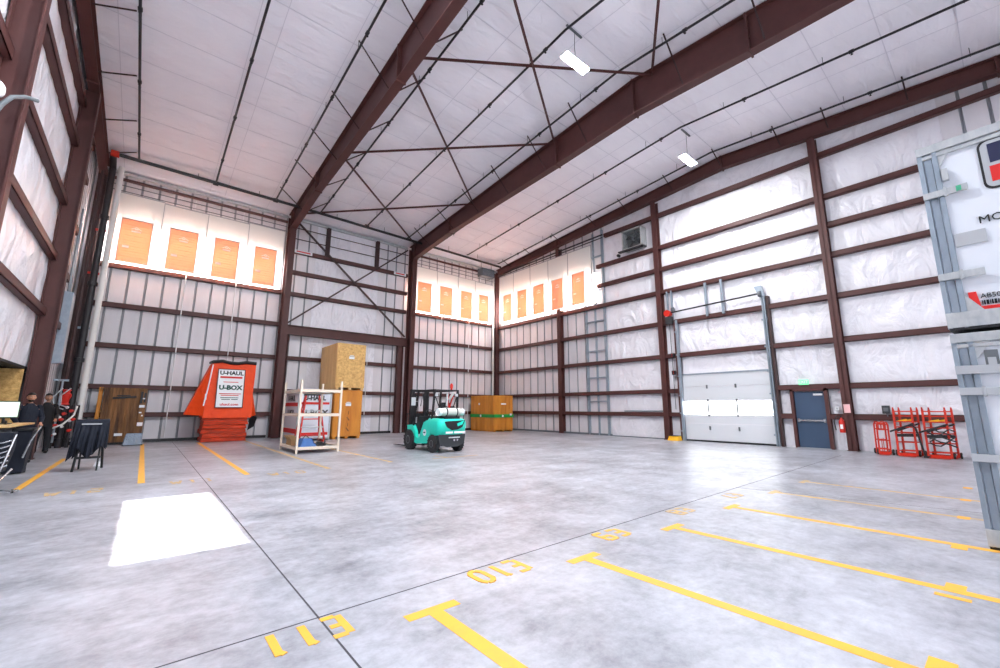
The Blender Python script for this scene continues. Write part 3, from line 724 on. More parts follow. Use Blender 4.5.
highbay(-16.2, -16.4, 11.7, 'white high bay lamp hanging over the near bay under the ridge')

# ---------------------------------------------------------------- orange covered crate
root = thing('covered_storage_crate', 'tall orange tarp-covered storage crate with a white placard and dark top edge', 'covered crate', (-16.3, -1.2, 0))
def cover(mb, z0, z1, e0, e1, n=14, wob=.03, seed=0):
    """rounded rectangular sleeve e=(x0,x1,y0,y1) at z0 and z1"""
    vs = []; N = 64
    for i in range(n+1):
        t = i/n; z = z0+(z1-z0)*t
        a = [e0[k]+(e1[k]-e0[k])*t for k in range(4)]
        P = [(a[0], a[2]), (a[1], a[2]), (a[1], a[3]), (a[0], a[3])]
        for j in range(N):
            s = j/N*4; q = int(s) % 4; f = s-int(s)
            x = P[q][0]+(P[(q+1) % 4][0]-P[q][0])*f; y = P[q][1]+(P[(q+1) % 4][1]-P[q][1])*f
            w = wob*noise.noise(Vector((x*2.1+seed, y*2.1, z*.9)))*1.6+wob*.5*noise.noise(Vector((x*6, y*6+seed, z*3)))
            dx, dy = (0, -1) if q == 0 else (1, 0) if q == 1 else (0, 1) if q == 2 else (-1, 0)
            vs.append((x+dx*w, y+dy*w, z))
    fs = [(i*N+j, i*N+(j+1) % N, (i+1)*N+(j+1) % N, (i+1)*N+j) for i in range(n) for j in range(N)]
    fs += [tuple(range(n*N, (n+1)*N)), tuple(range(N))[::-1]]
    mb.add(vs, fs)
m = MB(); cover(m, 1.0, 3.36, (-17.2, -15.42, -1.85, -.62), (-17.02, -15.42, -1.55, -.7)); m.build('cover', ORANGE, root, smooth=True)
m = MB()      # flared side skirt
m.add([(-17.02,-1.5,3.3),(-17.06,-.8,3.3),(-17.82,-1.45,1.14),(-17.78,-.75,1.2),(-17.2,-1.84,1.1),(-17.15,-.7,1.15),(-17.0,-1.5,3.3)], [(0,1,3,2),(0,2,4,6),(1,5,3),(2,3,5,4)])
m.build('side_flap', ORANGE, root)
m = MB(); m.add([(-15.44,-1.5,2.2),(-15.44,-.8,2.2),(-15.2,-1.45,1.1),(-15.22,-.75,1.15),(-15.42,-1.8,1.05)], [(0,1,3,2),(0,2,4),(2,3,4)]); m.build('side_flap', ORANGE, root)
m = MB(); m.add([(-15.42,-1.6,1.1),(-15.12,-1.4,1.0),(-15.2,-1.3,.6),(-15.5,-1.6,.45),(-15.4,-1.0,.8)], [(0,1,2,3),(1,4,2),(0,4,1)]); m.build('loose_strap', BLACK, root)
z = .02
for i in range(6):       # folded covers stacked in the lower part
    h = .175; j = .03*math.sin(i*2.1)
    m = MB(); cover(m, z, z+h-.012, (-17.17+j, -15.55+j, -1.8-j*.5, -.65), (-17.15+j, -15.57+j, -1.78-j*.5, -.65), n=3, wob=.04, seed=i*3)
    m.build('folded_cover', ORANGE_D, root, smooth=True); z += h
m = MB(); m.tube([(-17.05,-1.58,3.36),(-16.7,-1.6,3.42),(-16.4,-1.6,3.36),(-16.1,-1.6,3.35),(-15.8,-1.6,3.42),(-15.4,-1.6,3.39)], .07); m.tube([(-17.05,-1.58,3.36),(-17.05,-.8,3.38)], .06); m.build('top_edge', BLACK, root, smooth=True)
m = MB(); m.tube([(-17.02,-1.6,3.25),(-17.12,-1.72,2.2),(-17.22,-1.86,1.5)], .025); m.box(-17.2, -17.14, -1.84, -1.78, 1.75, 2.0); m.build('lacing_rope', WHITE, root)
# placard (leans with the front face)
def fy(z): return -1.61-.30*(3.36-z)/2.36
def card(mb, x0, x1, z0, z1, off): mb.hexa([(x0,fy(z0)-off-.01,z0),(x1,fy(z0)-off-.01,z0),(x1,fy(z0)-off,z0),(x0,fy(z0)-off,z0)], [(x0,fy(z1)-off-.01,z1),(x1,fy(z1)-off-.01,z1),(x1,fy(z1)-off,z1),(x0,fy(z1)-off,z1)])
m = MB(); card(m, -16.8, -15.84, 1.45, 3.05, .03); pl_ = m.build('placard', WHITE, root)
m = MB()
for a in ((-16.83,-16.8,1.42,3.08),(-15.84,-15.81,1.42,3.08),(-16.8,-15.84,1.42,1.45),(-16.8,-15.84,3.05,3.08)): card(m, a[0], a[1], a[2], a[3], .04)
m.build('placard_border', BLACK, root)
tilt = math.atan(.30/2.36)
def tx(body, x, z, size, mt, xs=1, bold=0):
    M = Matrix.Translation((x+16.3, fy(z)-.045+1.2, z)) @ Matrix.Rotation(PI/2-tilt*-1*-1, 4, 'X')
    return text_mesh('lettering', body, size, mt, M, root, xs=xs, bold=bold)
tx('U-HAUL', -16.32, 2.9, .23, TEXTK, 1.05, .01); tx('U-BOX', -16.32, 2.27, .26, TEXTG, 1.05, .014)
m = MB()
for a in ((-16.73,-15.91,2.68,2.76),(-16.72,-15.92,2.0,2.03),(-16.6,-16.05,2.5,2.53),(-16.65,-16.0,1.93,1.96)): card(m, *a, .045)
m.build('printed_bar', TEXTR, root)
m = MB()
for a in ((-16.66,-16.0,1.83,1.86),(-16.62,-16.3,1.76,1.79),(-16.26,-16.02,1.76,1.79)): card(m, *a, .045)
m.build('printed_bar', TEXTG, root)
tx('uhaul.com', -16.32, 1.56, .15, TEXTR, 1.1, .004)

# ---------------------------------------------------------------- weathered crate & parcel at left
root = thing('plank_crate', 'weathered brown plank crate with a dark handle slot and paper tags', 'crate', (-19.85, -.55, 0))
x0, x1, yf = -20.35, -19.05, -1.0
for i in range(6):
    a = x0+(x1-.22-x0)*i/6; b = x0+(x1-.22-x0)*(i+1)/6
    MB().box(a+.006, b-.006, yf, yf+.04, .1, 2.14).build('plank', OLDWOOD, root, bevel=.006)
m = MB(); m.box(x0, x1, yf+.04, -.1, .08, 2.12); m.build('core', OLDWOOD, root)
m = MB(); m.box(x1-.22, x1, yf-.03, yf+.06, .02, 2.14); m.build('corner_post', OLDWOOD, root, bevel=.01)
m = MB(); m.box(-20.5, -20.38, yf+.1, yf+.2, 0, 2.2); m.build('edge_board', PLY, root, bevel=.01)
m = MB(); m.box(x0-.1, x1, yf-.01, yf+.06, 2.12, 2.18); m.build('top_rail', OLDWOOD, root)
m = MB(); m.box(x0, x1, yf+.02, -.15, .02, .1); m.build('skid', BLACK, root)
m = MB(); m.bar((x0+.28, yf-.03, 1.78), (x1-.32, yf-.03, 1.84), .04, .07); m.bar((x0+.4, yf-.04, 1.88), (x1-.5, yf-.04, 1.88), .03, .04); m.build('handle_slot', BLACK, root)
m = MB()
for (a, b, c, d) in ((x1-.2, x1-.03, 1.42, 1.52), (x1-.12, x1-.05, 1.75, 1.8), (x0+.48, x0+.72, .34, .44), (x1-.19, x1-.02, .7, .84), (x1-.18,x1-.1,1.2,1.25), (x1-.1,x1-.05,1.08,1.13)): m.box(a, b, yf-.045, yf-.031, c, d)
m.build('paper_tag', WHITE, root)
m = MB(); m.box(x1-.2, x1-.12, yf-.04, yf-.031, 1.58, 2.05); m.box(x1-.09, x1-.03, yf-.04, yf-.031, 1.62, 2.0); m.build('dark_stain', BLACK, root)
root = thing('parcel', 'small grey film-wrapped parcel on the floor before the brown plank crate', 'parcel', (-19.25, -1.5, 0))
m = MB(); cover(m, .02, .44, (-19.55, -19.0, -1.75, -1.25), (-19.5, -19.03, -1.7, -1.3), n=5, wob=.05); m.build('wrapping', FILM, root, smooth=True)
MB().box(-19.58, -18.98, -1.78, -1.22, 0, .03).build('tray', BLACK, root)

# ---------------------------------------------------------------- wooden crates
def crate(name, label, x0, x1, y0, y1, z0, z1, mf, ml, group=None, slats=4, plate=True, strap=None):
    root = thing(name, label, 'crate', ((x0+x1)/2, (y0+y1)/2, z0), group=group)
    m = MB(); m.box(x0+.03, x1-.03, y0+.03, y1-.03, z0+.12, z1-.02); m.build('core', ml, root)
    MB().box(x0, x1, y0, y0+.03, z0+.1, z1).build('front_panel', mf, root, bevel=.006)
    MB().box(x1-.03, x1, y0+.03, y1, z0+.1, z1).build('end_panel', ml, root)
    for i in range(slats):
        a = y0+.03+(y1-y0-.03)*i/slats; b = y0+.03+(y1-y0-.03)*(i+1)/slats
        MB().box(x0-.02, x0+.02, a+.012, b-.012, z0+.1, z1).build('side_board', ml, root, bevel=.008)
    for yy in ((y0+.02, y0+.14), ((y0+y1)/2-.06, (y0+y1)/2+.06), (y1-.14, y1-.02)): pass
    for xx in (x0+.02, (x0+x1)/2-.07, x1-.16): MB().box(xx, xx+.14, y0+.02, y1-.02, z0, z0+.1).build('skid', ml, root)
    MB().box(x0-.02, x1+.01, y0-.005, y1, z1, z1+.03).build('lid', ml, root, bevel=.006)
    if plate:
        c = (x0+x1)/2
        m = MB(); m.box(c-.13, c+.13, y0-.012, y0, z1-.72, z1-.58); m.box(c-.1, c+.1, y0-.012, y0, z1-.56, z1-.53); m.build('name_plate', WHITE, root)
        m = MB(); m.box(c-.12, c+.12, y0-.014, y0-.011, z1-.6, z1-.59); m.build('plate_line', BLACK, root)
    return root
ox0, ox1, oy0 = -12.24, -10.86, -2.9
r = crate('plywood_crate', 'orange plywood crate on the floor carrying the pale board crate', ox0-.0, ox1-.05, oy0, -.6, 0, 2.24, PLY, PLY, group='two crate stack by the portal')
m = MB()
for i, z in enumerate((1.28, 1.0, .72, .5)): m.bar((-11.58+.03*(-1)**i, oy0-.006, z), (-11.52-.03*(-1)**i, oy0-.006, z-.16), .01, .05)
m.build('stencil_mark', OLDWOOD, r)
crate('board_crate', 'pale strand board crate topmost of the stack beside the steel column', ox0, ox1, oy0, -.45, 2.29, 4.5, OSB, TIMBER, group='two crate stack by the portal', slats=5)
# corner crate with green strap
cx0, cy0 = -2.45, -2.75
root = crate('strapped_crate', 'orange plank crate with a green strap in the far corner', cx0, -.9, cy0, -.35, 0, 2.2, PLY, PLY, slats=6, plate=False)
for i in range(5):
    a = cx0+(1.55)*i/5; MB().box(a+.008, a+.29, cy0-.03, cy0, .1, 2.2).build('front_board', PLY, root, bevel=.006)
m = MB(); m.box(cx0-.06, cx0-.03, cy0-.06, -.35, .86, 1.06); m.box(cx0-.06, -.87, cy0-.06, cy0-.03, .86, 1.06); m.build('green_strap', GREEN, root)
m = MB()
for p in ((cx0-.07, -1.5, .96), (cx0-.04, -1.3, 1.7)): m.cyl(p, (p[0]-.02, p[1], p[2]), .07, n=12)
for p in ((-1.8, cy0-.07, .96),): m.cyl(p, (p[0], p[1]-.02, p[2]), .07, n=12)
m.box(-1.9, -1.5, cy0-.045, cy0-.031, 1.66, 1.74); m.box(-1.2, -1.05, cy0-.08, cy0-.06, .98, 1.1); m.build('white_label', WHITE, root)

# ---------------------------------------------------------------- white storage box behind the rack
root = thing('white_storage_box', 'white storage box with black lettering and red stripes behind the white rack', 'storage box', (-12.9, -1.6, 0))
bx0, bx1, by0, by1 = -13.88, -12.42, -3.1, -.7
MB().box(bx0+.04, bx1-.04, by0+.04, by1, .06, 2.08).build('panel_body', WHITEG, root)
for (a, b) in ((bx0, by0), (bx1-.07, by0), (bx0, by1-.07), (bx1-.07, by1-.07)): MB().box(a, a+.07, b, b+.07, 0, 2.12).build('corner_post', ALU, root)
m = MB(); 
for z in (0.06, 2.05): m.box(bx0, bx1, by0, by0+.06, z, z+.07); m.box(bx0, bx0+.06, by0, by1, z, z+.07)
m.build('frame_rail', ALU, root)
m = MB(); m.box(bx0+.1, bx1-.1, by0+.02, by0+.04, 1.58, 1.68); m.box(bx0+.1, bx1-.1, by0+.02, by0+.04, .22, .34); m.box(bx0+.02, bx0+.04, by0+.1, by1-.1, 1.5, 1.66); m.box(bx0+.02, bx0+.04, by0+.1, by1-.1, .3, .5); m.build('red_stripe', TEXTR, root)
def bt(s, x, z, size, mt=TEXTK, xs=1.1): text_mesh('lettering', s, size, mt, plane_front((x+12.9, by0+.015+1.6, z)), root, xs=xs, bold=.012)
bt('U-HAUL', -13.17, 1.86, .29, xs=.9); bt('U-BOX', -13.15, 1.2, .34, xs=1.1)
text_mesh('lettering', 'U-HAUL', .32, TEXTK, plane_left((bx0+.015+12.9, -1.9+1.6, 1.85)), root, bold=.01)
text_mesh('lettering', 'U-BOX', .34, TEXTK, plane_left((bx0+.015+12.9, -1.9+1.6, 1.2)), root, bold=.01)

# ---------------------------------------------------------------- white rack
root = thing('shelf_rack', 'white wheeled steel shelf rack with three levels standing on the open floor', 'rack', (-14.7, -7.5, 0))
RX0, RX1, RY0, RY1 = -15.28, -14.0, -8.75, -6.75
for a in (RX0, RX1):
    for b in (RY0, RY1): MB().box(a-.03, a+.03, b-.03, b+.03, 0, 2.32).build('post', CREAM, root)
for z in (.16, 1.2, 1.98):
    m = MB(); h = .09
    m.box(RX0, RX1, RY0-.02, RY0+.02, z-h/2, z+h/2); m.box(RX0, RX1, RY1-.02, RY1+.02, z-h/2, z+h/2); m.box(RX0-.02, RX0+.02, RY0, RY1, z-h/2, z+h/2); m.box(RX1-.02, RX1+.02, RY0, RY1, z-h/2, z+h/2)
    m.build('beam', CREAM, root)
    MB().box(RX0+.02, RX1-.02, RY0+.02, RY1-.02, z-.01, z+.015).build('shelf_board', ALU if z > .3 else LGREY, root)
z0 = .175
root = thing('tool_bag', 'blue bag lying on the bottom shelf of the white rack', 'bag', (-14.9, -8.2, z0))
m = MB(); cover(m, z0, z0+.26, (-15.1, -14.6, -8.5, -8.0), (-15.0, -14.7, -8.4, -8.1), n=4, wob=.05); m.build('bag_body', BLUE, root, smooth=True); m = MB(); m.tube([(-15, -8.25, z0+.24), (-14.9, -8.27, z0+.36), (-14.75, -8.25, z0+.24)], .012); m.build('bag_handle', BLACK, root)
root = thing('carton', 'brown folded carton on the bottom shelf beside the blue bag', 'carton', (-14.9, -7.3, z0))
MB().box(-15.2, -14.75, -7.75, -7.1, z0, z0+.2).build('box', CARTON, root, bevel=.01); MB().hexa([(-15.2,-7.75,z0+.2),(-14.97,-7.75,z0+.2),(-14.97,-7.1,z0+.2),(-15.2,-7.1,z0+.2)], [(-15.3,-7.75,z0+.32),(-15.12,-7.75,z0+.34),(-15.12,-7.1,z0+.34),(-15.3,-7.1,z0+.32)]).build('flap', CARTON, root)
root = thing('floor_jack', 'black low trolley lying on the right end of the bottom rack shelf', 'trolley', (-14.3, -8.1, z0))
m = MB(); m.bar((-14.5, -8.4, z0+.1), (-14.1, -7.4, z0+.1), .2, .08); m.build('frame', BLACK, root); m = MB(); m.bar((-14.35, -8.3, z0+.17), (-14.2, -7.5, z0+.17), .05, .05); m.build('lift_arm', RED, root)
m = MB()
for x, y in ((-14.6, -8.4), (-14.35, -8.45), (-14.2, -7.4), (-14.05, -7.5)): m.cyl((x-.03, y, z0+.06), (x+.03, y, z0+.06), .06, n=10)
m.build('wheel', RUBBER, root)
# red frame ladder standing behind the rack
root = thing('step_ladder', 'red folding step ladder seen through the white rack', 'ladder', (-13.3, -4.6, 0))
lx, ly = -13.75, -4.7
for s in (-1, 1): MB().bar((lx+s*.5, ly-.35, 0), (lx+s*.26, ly, 1.95), .05, .09).build('front_rail', RED, root)
for s in (-1, 1): MB().bar((lx+s*.5, ly+.45, 0), (lx+s*.28, ly+.05, 1.9), .04, .06).build('rear_rail', RED, root)
for i in range(1, 6):
    t = i/6; w = .5-.24*t; MB().box(lx-w, lx+w, ly-.35+.35*t-.06, ly-.35+.35*t+.06, 1.95*t-.02, 1.95*t+.025).build('step', RED if i % 2 else ALU, root)
m = MB(); m.box(lx-.3, lx+.3, ly-.1, ly+.14, 1.93, 1.99); m.build('top_cap', BLACK, root)

# ---------------------------------------------------------------- forklift
fx, fyy = -11.2, -10.25
root = thing('forklift', 'teal forklift with black overhead guard and a gas tank on the back', 'forklift', (fx, fyy, 0))
def FB(*a, **k): return MB()
def A(mb): mb.v = [(x+fx, y+fyy, z) for x, y, z in mb.v]; return mb
m = MB()   # chassis side profile (y,z), low step in the middle
m.prism([(-.55,.3),(.3,.24),(.52,.3),(.58,.55),(.95,.62),(.98,.82),(.6,.84),(.42,.62),(.36,.42),(.1,.42),(.02,.62),(-.18,.95),(-.62,1.02),(-.62,.62)], 0, -.54, -.42)
m.prism([(-.55,.3),(.3,.24),(.52,.3),(.58,.55),(.95,.62),(.98,.82),(.6,.84),(.42,.62),(.36,.42),(.1,.42),(.02,.62),(-.18,.95),(-.62,1.02),(-.62,.62)], 0, .42, .54)
m.box(-.42, .42, -.6, .55, .26, .45)
A(m).build('chassis', TEAL, root, bevel=.015)
m = MB(); m.prism([(-.62,.5),(-.62,1.06),(-.12,.98),(.02,.66),(.02,.45)], 0, -.42, .42); A(m).build('engine_hood', TEAL, root, bevel=.03)
m = MB()   # counterweight, rounded plan
def ring(z, y1, xw, r):
    pts = []
    for cx, cy, a0 in ((-xw+r, y1+r, PI), (xw-r, y1+r, 1.5*PI)):
        for i in range(6): a = a0+PI/2*i/5; pts.append((cx+r*math.cos(a), cy+r*math.sin(a), z))
    pts += [(xw, -.45, z), (-xw, -.45, z)]; return pts
rings = [ring(.54, -1.08, .5, .2), ring(.66, -1.22, .54, .24), ring(.8, -1.26, .56, .26), ring(.98, -1.26, .56, .26), ring(1.05, -1.2, .54, .24), ring(1.09, -1.05, .5, .2)]
n = len(rings[0]); vs = [p for r_ in rings for p in r_]
fs = [(i*n+j, i*n+(j+1) % n, (i+1)*n+(j+1) % n, (i+1)*n+j) for i in range(5) for j in range(n)]+[tuple(range(n))[::-1], tuple(range(5*n, 6*n))]
m.add(vs, fs); A(m).build('counterweight', TEAL, root, smooth=True)
m = MB(); m.prism([(-.4,1.0),(.4,1.04),(.3,.82),(.12,.74),(-.12,.72),(-.3,.82)], 1, -1.275, -1.255); A(m).build('rear_grille', BLACK, root)
m = MB(); m.prism([(.08,.93),(.36,1.03),(.28,.9),(.1,.84)], 1, -1.282, -1.276); A(m).build('grille_fin', TEAL, root)
m = MB(); m.prism([(-.5,.56),(.5,.56),(.46,.3),(.2,.2),(-.2,.2),(-.46,.3)], 1, -1.12, -.7); A(m).build('rear_bumper', DGREY, root, bevel=.02)
m = MB(); m.box(-.34, -.08, -1.262-.01, -1.25, .62, .68); m.box(-.02, .42, -1.262-.01, -1.25, .62, .68); m.box(-.14, .3, -1.13, -1.12, .46, .5); A(m).build('white_lettering_plate', WHITE, root)
m = MB(); m.cyl((0.06,-1.16,.4), (0.06,-1.12,.4), .04); m.cyl((.18,-1.16,.4), (.18,-1.12,.4), .035); A(m).build('tow_pin', CHROME, root)
def wheel(x, y, r, w):
    m = MB(); m.lathe((x+fx, y+fyy, r), [(r*.62,-w/2),(r*.9,-w/2),(r,-w*.36),(r,w*.36),(r*.9,w/2),(r*.62,w/2)], 28, ax=0)
    for i in range(18):
        a = 2*PI*i/18; c = (x+fx, y+fyy+math.cos(a)*r*.985, r+math.sin(a)*r*.985)
        m.bar((c[0]-w*.48, c[1], c[2]), (c[0]+w*.48, c[1]+.01, c[2]), .035, .03)
    t = m.build('wheel', RUBBER, root)
    m = MB(); m.lathe((x+fx, y+fyy, r), [(r*.6,-w/2+.015),(r*.35,-w/2-.005),(r*.34,-w/2+.02),(.0,-w/2+.02)], 20, ax=0); m.build('hub', MGREY, t)
    m = MB(); m.cyl((x+fx-w/2-.01, y+fyy, r), (x+fx+w/2, y+fyy, r), r*.2, n=12); m.build('axle_cap', DGREY, t)
wheel(-.5, .78, .34, .22); wheel(.5, .78, .34, .22); wheel(-.47, -.74, .28, .19); wheel(.47, -.74, .28, .19)
m = MB(); m.box(-.3, .3, -.55, -.1, 1.02, 1.14); m.hexa([(-.24,-.55,1.12),(.24,-.55,1.12),(.24,-.45,1.12),(-.24,-.45,1.12)], [(-.2,-.66,1.62),(.2,-.66,1.62),(.2,-.56,1.62),(-.2,-.56,1.62)]); A(m).build('seat', BLACK, root, bevel=.04)
m = MB(); m.prism([(.38,.55),(.56,.55),(.5,1.15),(.42,1.15)], 0, -.4, .4); A(m).build('dashboard', BLACK, root, bevel=.02)
m = MB(); c = Vector((-.02+fx, .26+fyy, 1.28)); pts = [c+Vector((.17*math.cos(t*PI/10), .17*math.sin(t*PI/10)*.8, .17*math.sin(t*PI/10)*.5)) for t in range(21)]; m.tube(pts, .014, 6); m.bar((fx, .44+fyy, 1.1), tuple(c), .03, .03); m.build('steering_wheel', BLACK, root)
m = MB()
for x, k in ((.22, 0), (.3, 0), (.38, 0)): m.cyl((x, .4, 1.12), (x, .36, 1.32), .01, n=6); m.sphere((x, .36, 1.33), .02, .02, .025, 8, 6)
A(m).build('lever', BLACK, root)
m = MB()
for s in (-1, 1):
    m.bar((s*.5, .62, .8), (s*.46, .38, 2.03), .05, .06); m.bar((s*.5, -.62, .95), (s*.46, -.72, 2.03), .05, .06)
    m.bar((s*.46, .4, 2.03), (s*.46, -.74, 2.03), .05, .05)
m.box(-.46, .46, .37, .42, 2.0, 2.05); m.box(-.46, .46, -.76, -.71, 2.0, 2.05)
for i in range(6): x = -.36+.144*i; m.box(x-.012, x+.012, -.72, .4, 2.0, 2.04)
A(m).build('overhead_guard', BLACK, root)
m = MB()   # mast: outer and inner channels, cross heads, cylinders
for s in (-1, 1):
    m.box(s*.34-.035, s*.34+.035, 1.08, 1.2, .08, 2.1); m.box(s*.25-.03, s*.25+.03, 1.1, 1.2, .1, 2.06); m.cyl((s*.18, 1.12, .15), (s*.18, 1.12, 1.95), .028)
for z in (.35, 1.15, 2.06): m.box(-.36, .36, 1.12, 1.18, z-.05, z+.05)
A(m).build('mast', BLACK, root)
m = MB()
for z in (.22, .62): m.box(-.5, .5, 1.22, 1.27, z-.05, z+.05)
for i in range(5): x = -.44+.22*i; m.box(x-.015, x+.015, 1.22, 1.25, .66, 1.22)
m.box(-.46, .46, 1.22, 1.25, 1.2, 1.24); A(m).build('carriage', BLACK, root)
for s in (-1, 1):
    m = MB(); m.box(s*.3-.055, s*.3+.055, 1.27, 1.31, .05, .7); m.hexa([(s*.3-.055,1.3,.05),(s*.3+.055,1.3,.05),(s*.3+.055,1.3,.095),(s*.3-.055,1.3,.095)], [(s*.3-.055,2.45,.05),(s*.3+.055,2.45,.05),(s*.3+.055,2.45,.062),(s*.3-.055,2.45,.062)]); A(m).build('fork', DGREY, root)
m = MB(); m.lathe((fx, fyy-.98, 1.3), [(.0,-.42),(.09,-.4),(.13,-.33),(.14,-.26),(.14,.26),(.13,.33),(.09,.4),(0,.42)], 20, ax=0); m.build('gas_tank', TANK, root, smooth=True)
m = MB(); m.lathe((fx, fyy-.98, 1.3), [(.12,-.48),(.13,-.5),(.13,-.4),(.12,-.38)], 18, ax=0); m.lathe((fx, fyy-.98, 1.3), [(.11,.4),(.12,.5),(.1,.5)], 18, ax=0); m.build('tank_collar', WHITE, root)
m = MB()
for x in (-.2, .2): m.lathe((fx+x, fyy-.98, 1.3), [(.143,-.02),(.152,-.02),(.152,.02),(.143,.02)], 18, ax=0)
m.box(fx-.3, fx+.3, fyy-1.1, fyy-.8, 1.07, 1.16); m.build('tank_bracket', BLACK, root)
m = MB(); m.cyl((.3, -.55, 2.05), (.3, -.55, 2.12), .04, n=10); m.lathe((.3, -.55, 2.12), [(.05,0),(.055,.1),(.03,.16),(0,.17)], 12); A(m).build('beacon', RED, root, smooth=True)
m = MB(); m.cyl((.05, -.72, 1.2), (.05, -.72, 1.95), .03); m.bar((.1,-.74,1.45), (.25,-.74,1.85), .06, .03); A(m).build('red_cable_guard', RED, root)
m = MB(); m.cyl((-.02, -.74, 1.2), (.02, -.74, 1.95), .035); m.bar((.05,-.8,1.7), (.22,-.8,1.95), .1, .05); A(m).build('exhaust_stack', ALU, root)
m = MB(); m.box(-.72, -.56, .4, .43, 1.52, 1.8); m.bar((-.48, .42, 1.66), (-.6, .42, 1.66), .02, .02); A(m).build('side_mirror', LGREY, root)
m = MB(); m.cyl((-.546, -.26, .62), (-.55, -.26, .62), .11, n=18); A(m).build('round_decal', WHITE, root)
m = MB(); m.box(-.56, -.55, -.32, -.2, .6, .64); A(m).build('decal_print', TEXTK, root)

for s, k in ((-1, 0), (1, 1)):
    m = MB(); m.tube([(s*.12, 1.05, .5), (s*.13, 1.0, 1.4), (s*.1, 1.08, 2.0), (s*.06, 1.14, 1.5)], .016, 6); A(m).build('hydraulic_hose', BLACK, root, smooth=True)
m = MB(); m.box(-.3, .3, .86, .98, .5, .9); A(m).build('tilt_block', BLACK, root, bevel=.02)
m = MB(); m.tube([(-.1, -.98, 1.45), (-.2, -.8, 1.55), (-.3, -.6, 1.4), (-.25, -.55, 1.1)], .015, 6); A(m).build('gas_hose', BLACK, root, smooth=True)
m = MB(); m.box(-.3, .34, -.72, -.7, 1.25, 1.5); m.bar((-.46, -.7, 1.9), (-.2, -.72, 1.25), .025, .025); m.bar((.46, -.7, 1.9), (.2, -.72, 1.25), .025, .025); A(m).build('rear_stay', BLACK, root)
for s in (-1, 1):
    m = MB(); m.box(s*.4-.06, s*.4+.06, -.74, -.69, 1.82, 1.92); A(m).build('rear_lamp', LGREY, root, bevel=.01)
m = MB(); m.prism([(-.62,.62),(-.2,.62),(-.2,.3),(-.62,.3)], 0, -.4, .4); A(m).build('engine_bay', DGREY, root)
# ---------------------------------------------------------------- hand trucks
def hand_truck(label, x, y, w, h, lean, color, kind=0, group='red hand trucks along the gable wall'):
    """stands on its toe plate, leaning back towards +x (the wall)"""
    root = thing('hand_truck', label, 'hand truck', (x, y, 0), group=group)
    L = lambda z: z*lean
    for s in (-1, 1):
        m = MB()
        if kind == 0:
            m.tube([(0, s*w/2, .05), (L(h*.93), s*w/2, h*.93), (L(h), s*w*.4, h), (L(h), s*w*.12, h)], .023, 8)
        else:
            m.bar((0, s*w/2, .03), (L(h), s*w/2, h), .065, .05); m.cyl((L(h), s*w/2, h), (L(h)-.05, s*w/2, h+.06), .02, n=8)
        m.build('side_rail', color, root, local=True)
    hs = (.18, .45, .78, .95) if kind == 0 else (.12, .3, .5, .62, .74, .86, .96)
    for t in hs:
        MB().bar((L(h*t), -w/2, h*t), (L(h*t), w/2, h*t), .03, .035).build('cross_bar', color, root, local=True)
    if kind == 0:
        for s in (-.4, .4): m = MB(); m.bar((L(.1), s*w/2, .1), (L(h*.5), s*w/2, h*.5), .018, .018); m.build('lower_rib', color, root, local=True)
        m = MB(); m.tube([(L(h*.78), -w*.12, h*.78), (L(h*.95), -w*.1, h*.97), (L(h*.95), w*.1, h*.97), (L(h*.78), w*.12, h*.78)], .014, 6)
        m.build('centre_rib', color, root, local=True)
    else:
        m = MB(); m.bar((-.03, -w/2-.03, h*.7), (-.04, w/2+.12, h*.52), .04, .05); m.bar((L(h*.45)-.03, -w*.45, h*.45), (L(h*.45)-.03, w*.45, h*.44), .05, .09); m.build('ratchet_strap', BLACK, root, local=True)
        m = MB(); m.bar((L(h*.8), -w*.2, h*.78), (L(h*.8), w*.3, h*.74), .02, .06); m.build('yellow_tag', YEL, root, local=True)
    m = MB(); m.hexa([(-.22,-w/2+.02,.012),(.02,-w/2+.02,.012),(.02,w/2-.02,.012),(-.22,w/2-.02,.012)], [(-.22,-w/2+.02,.022),(.02,-w/2+.02,.03),(.02,w/2-.02,.03),(-.22,w/2-.02,.022)]); m.box(.0, .03, -w/2, w/2, .02, .1); m.build('toe_plate', color, root, local=True)
    for s in (-1, 1):
        m = MB(); yy = s*(w/2+.05); m.lathe((.1, yy, .09), [(.03,-.022),(.075,-.025),(.09,-.015),(.09,.015),(.075,.025),(.03,.022)], 16, ax=1); t = m.build('wheel', RUBBER, root, local=True)
        MB().cyl((.1, yy-.03, .09), (.1, yy+.03, .09), .03, n=10).build('hub', ALU, t, local=True)
    m = MB(); m.cyl((.1, -w/2-.05, .09), (.1, w/2+.05, .09), .012, n=6); m.build('axle', DGREY, root, local=True)
    return root
hand_truck('small red tubular hand truck, rear one of the small nested pair', -.55, -20.42, .27, 1.02, .16, REDOR)
hand_truck('small red tubular hand truck, front one of the small nested pair', -.83, -20.53, .27, 1.0, .16, REDOR)
hand_truck('tall red appliance hand truck, rear one of the middle nested pair', -.6, -21.16, .42, 1.42, .14, REDOR, 1)
hand_truck('tall red appliance hand truck, front one of the middle nested pair', -.87, -21.06, .42, 1.42, .14, REDOR, 1)
hand_truck('tall red appliance hand truck, rear one of the pair nearest the stacked containers', -.66, -21.88, .48, 1.42, .14, REDOR, 1)
hand_truck('tall red appliance hand truck, front one of the pair nearest the stacked containers', -.94, -21.76, .48, 1.42, .14, REDOR, 1)
root = thing('strap_bundle', 'tangle of black straps hung on the rightmost red hand truck', 'strap', (-1.0, -21.9, .5))
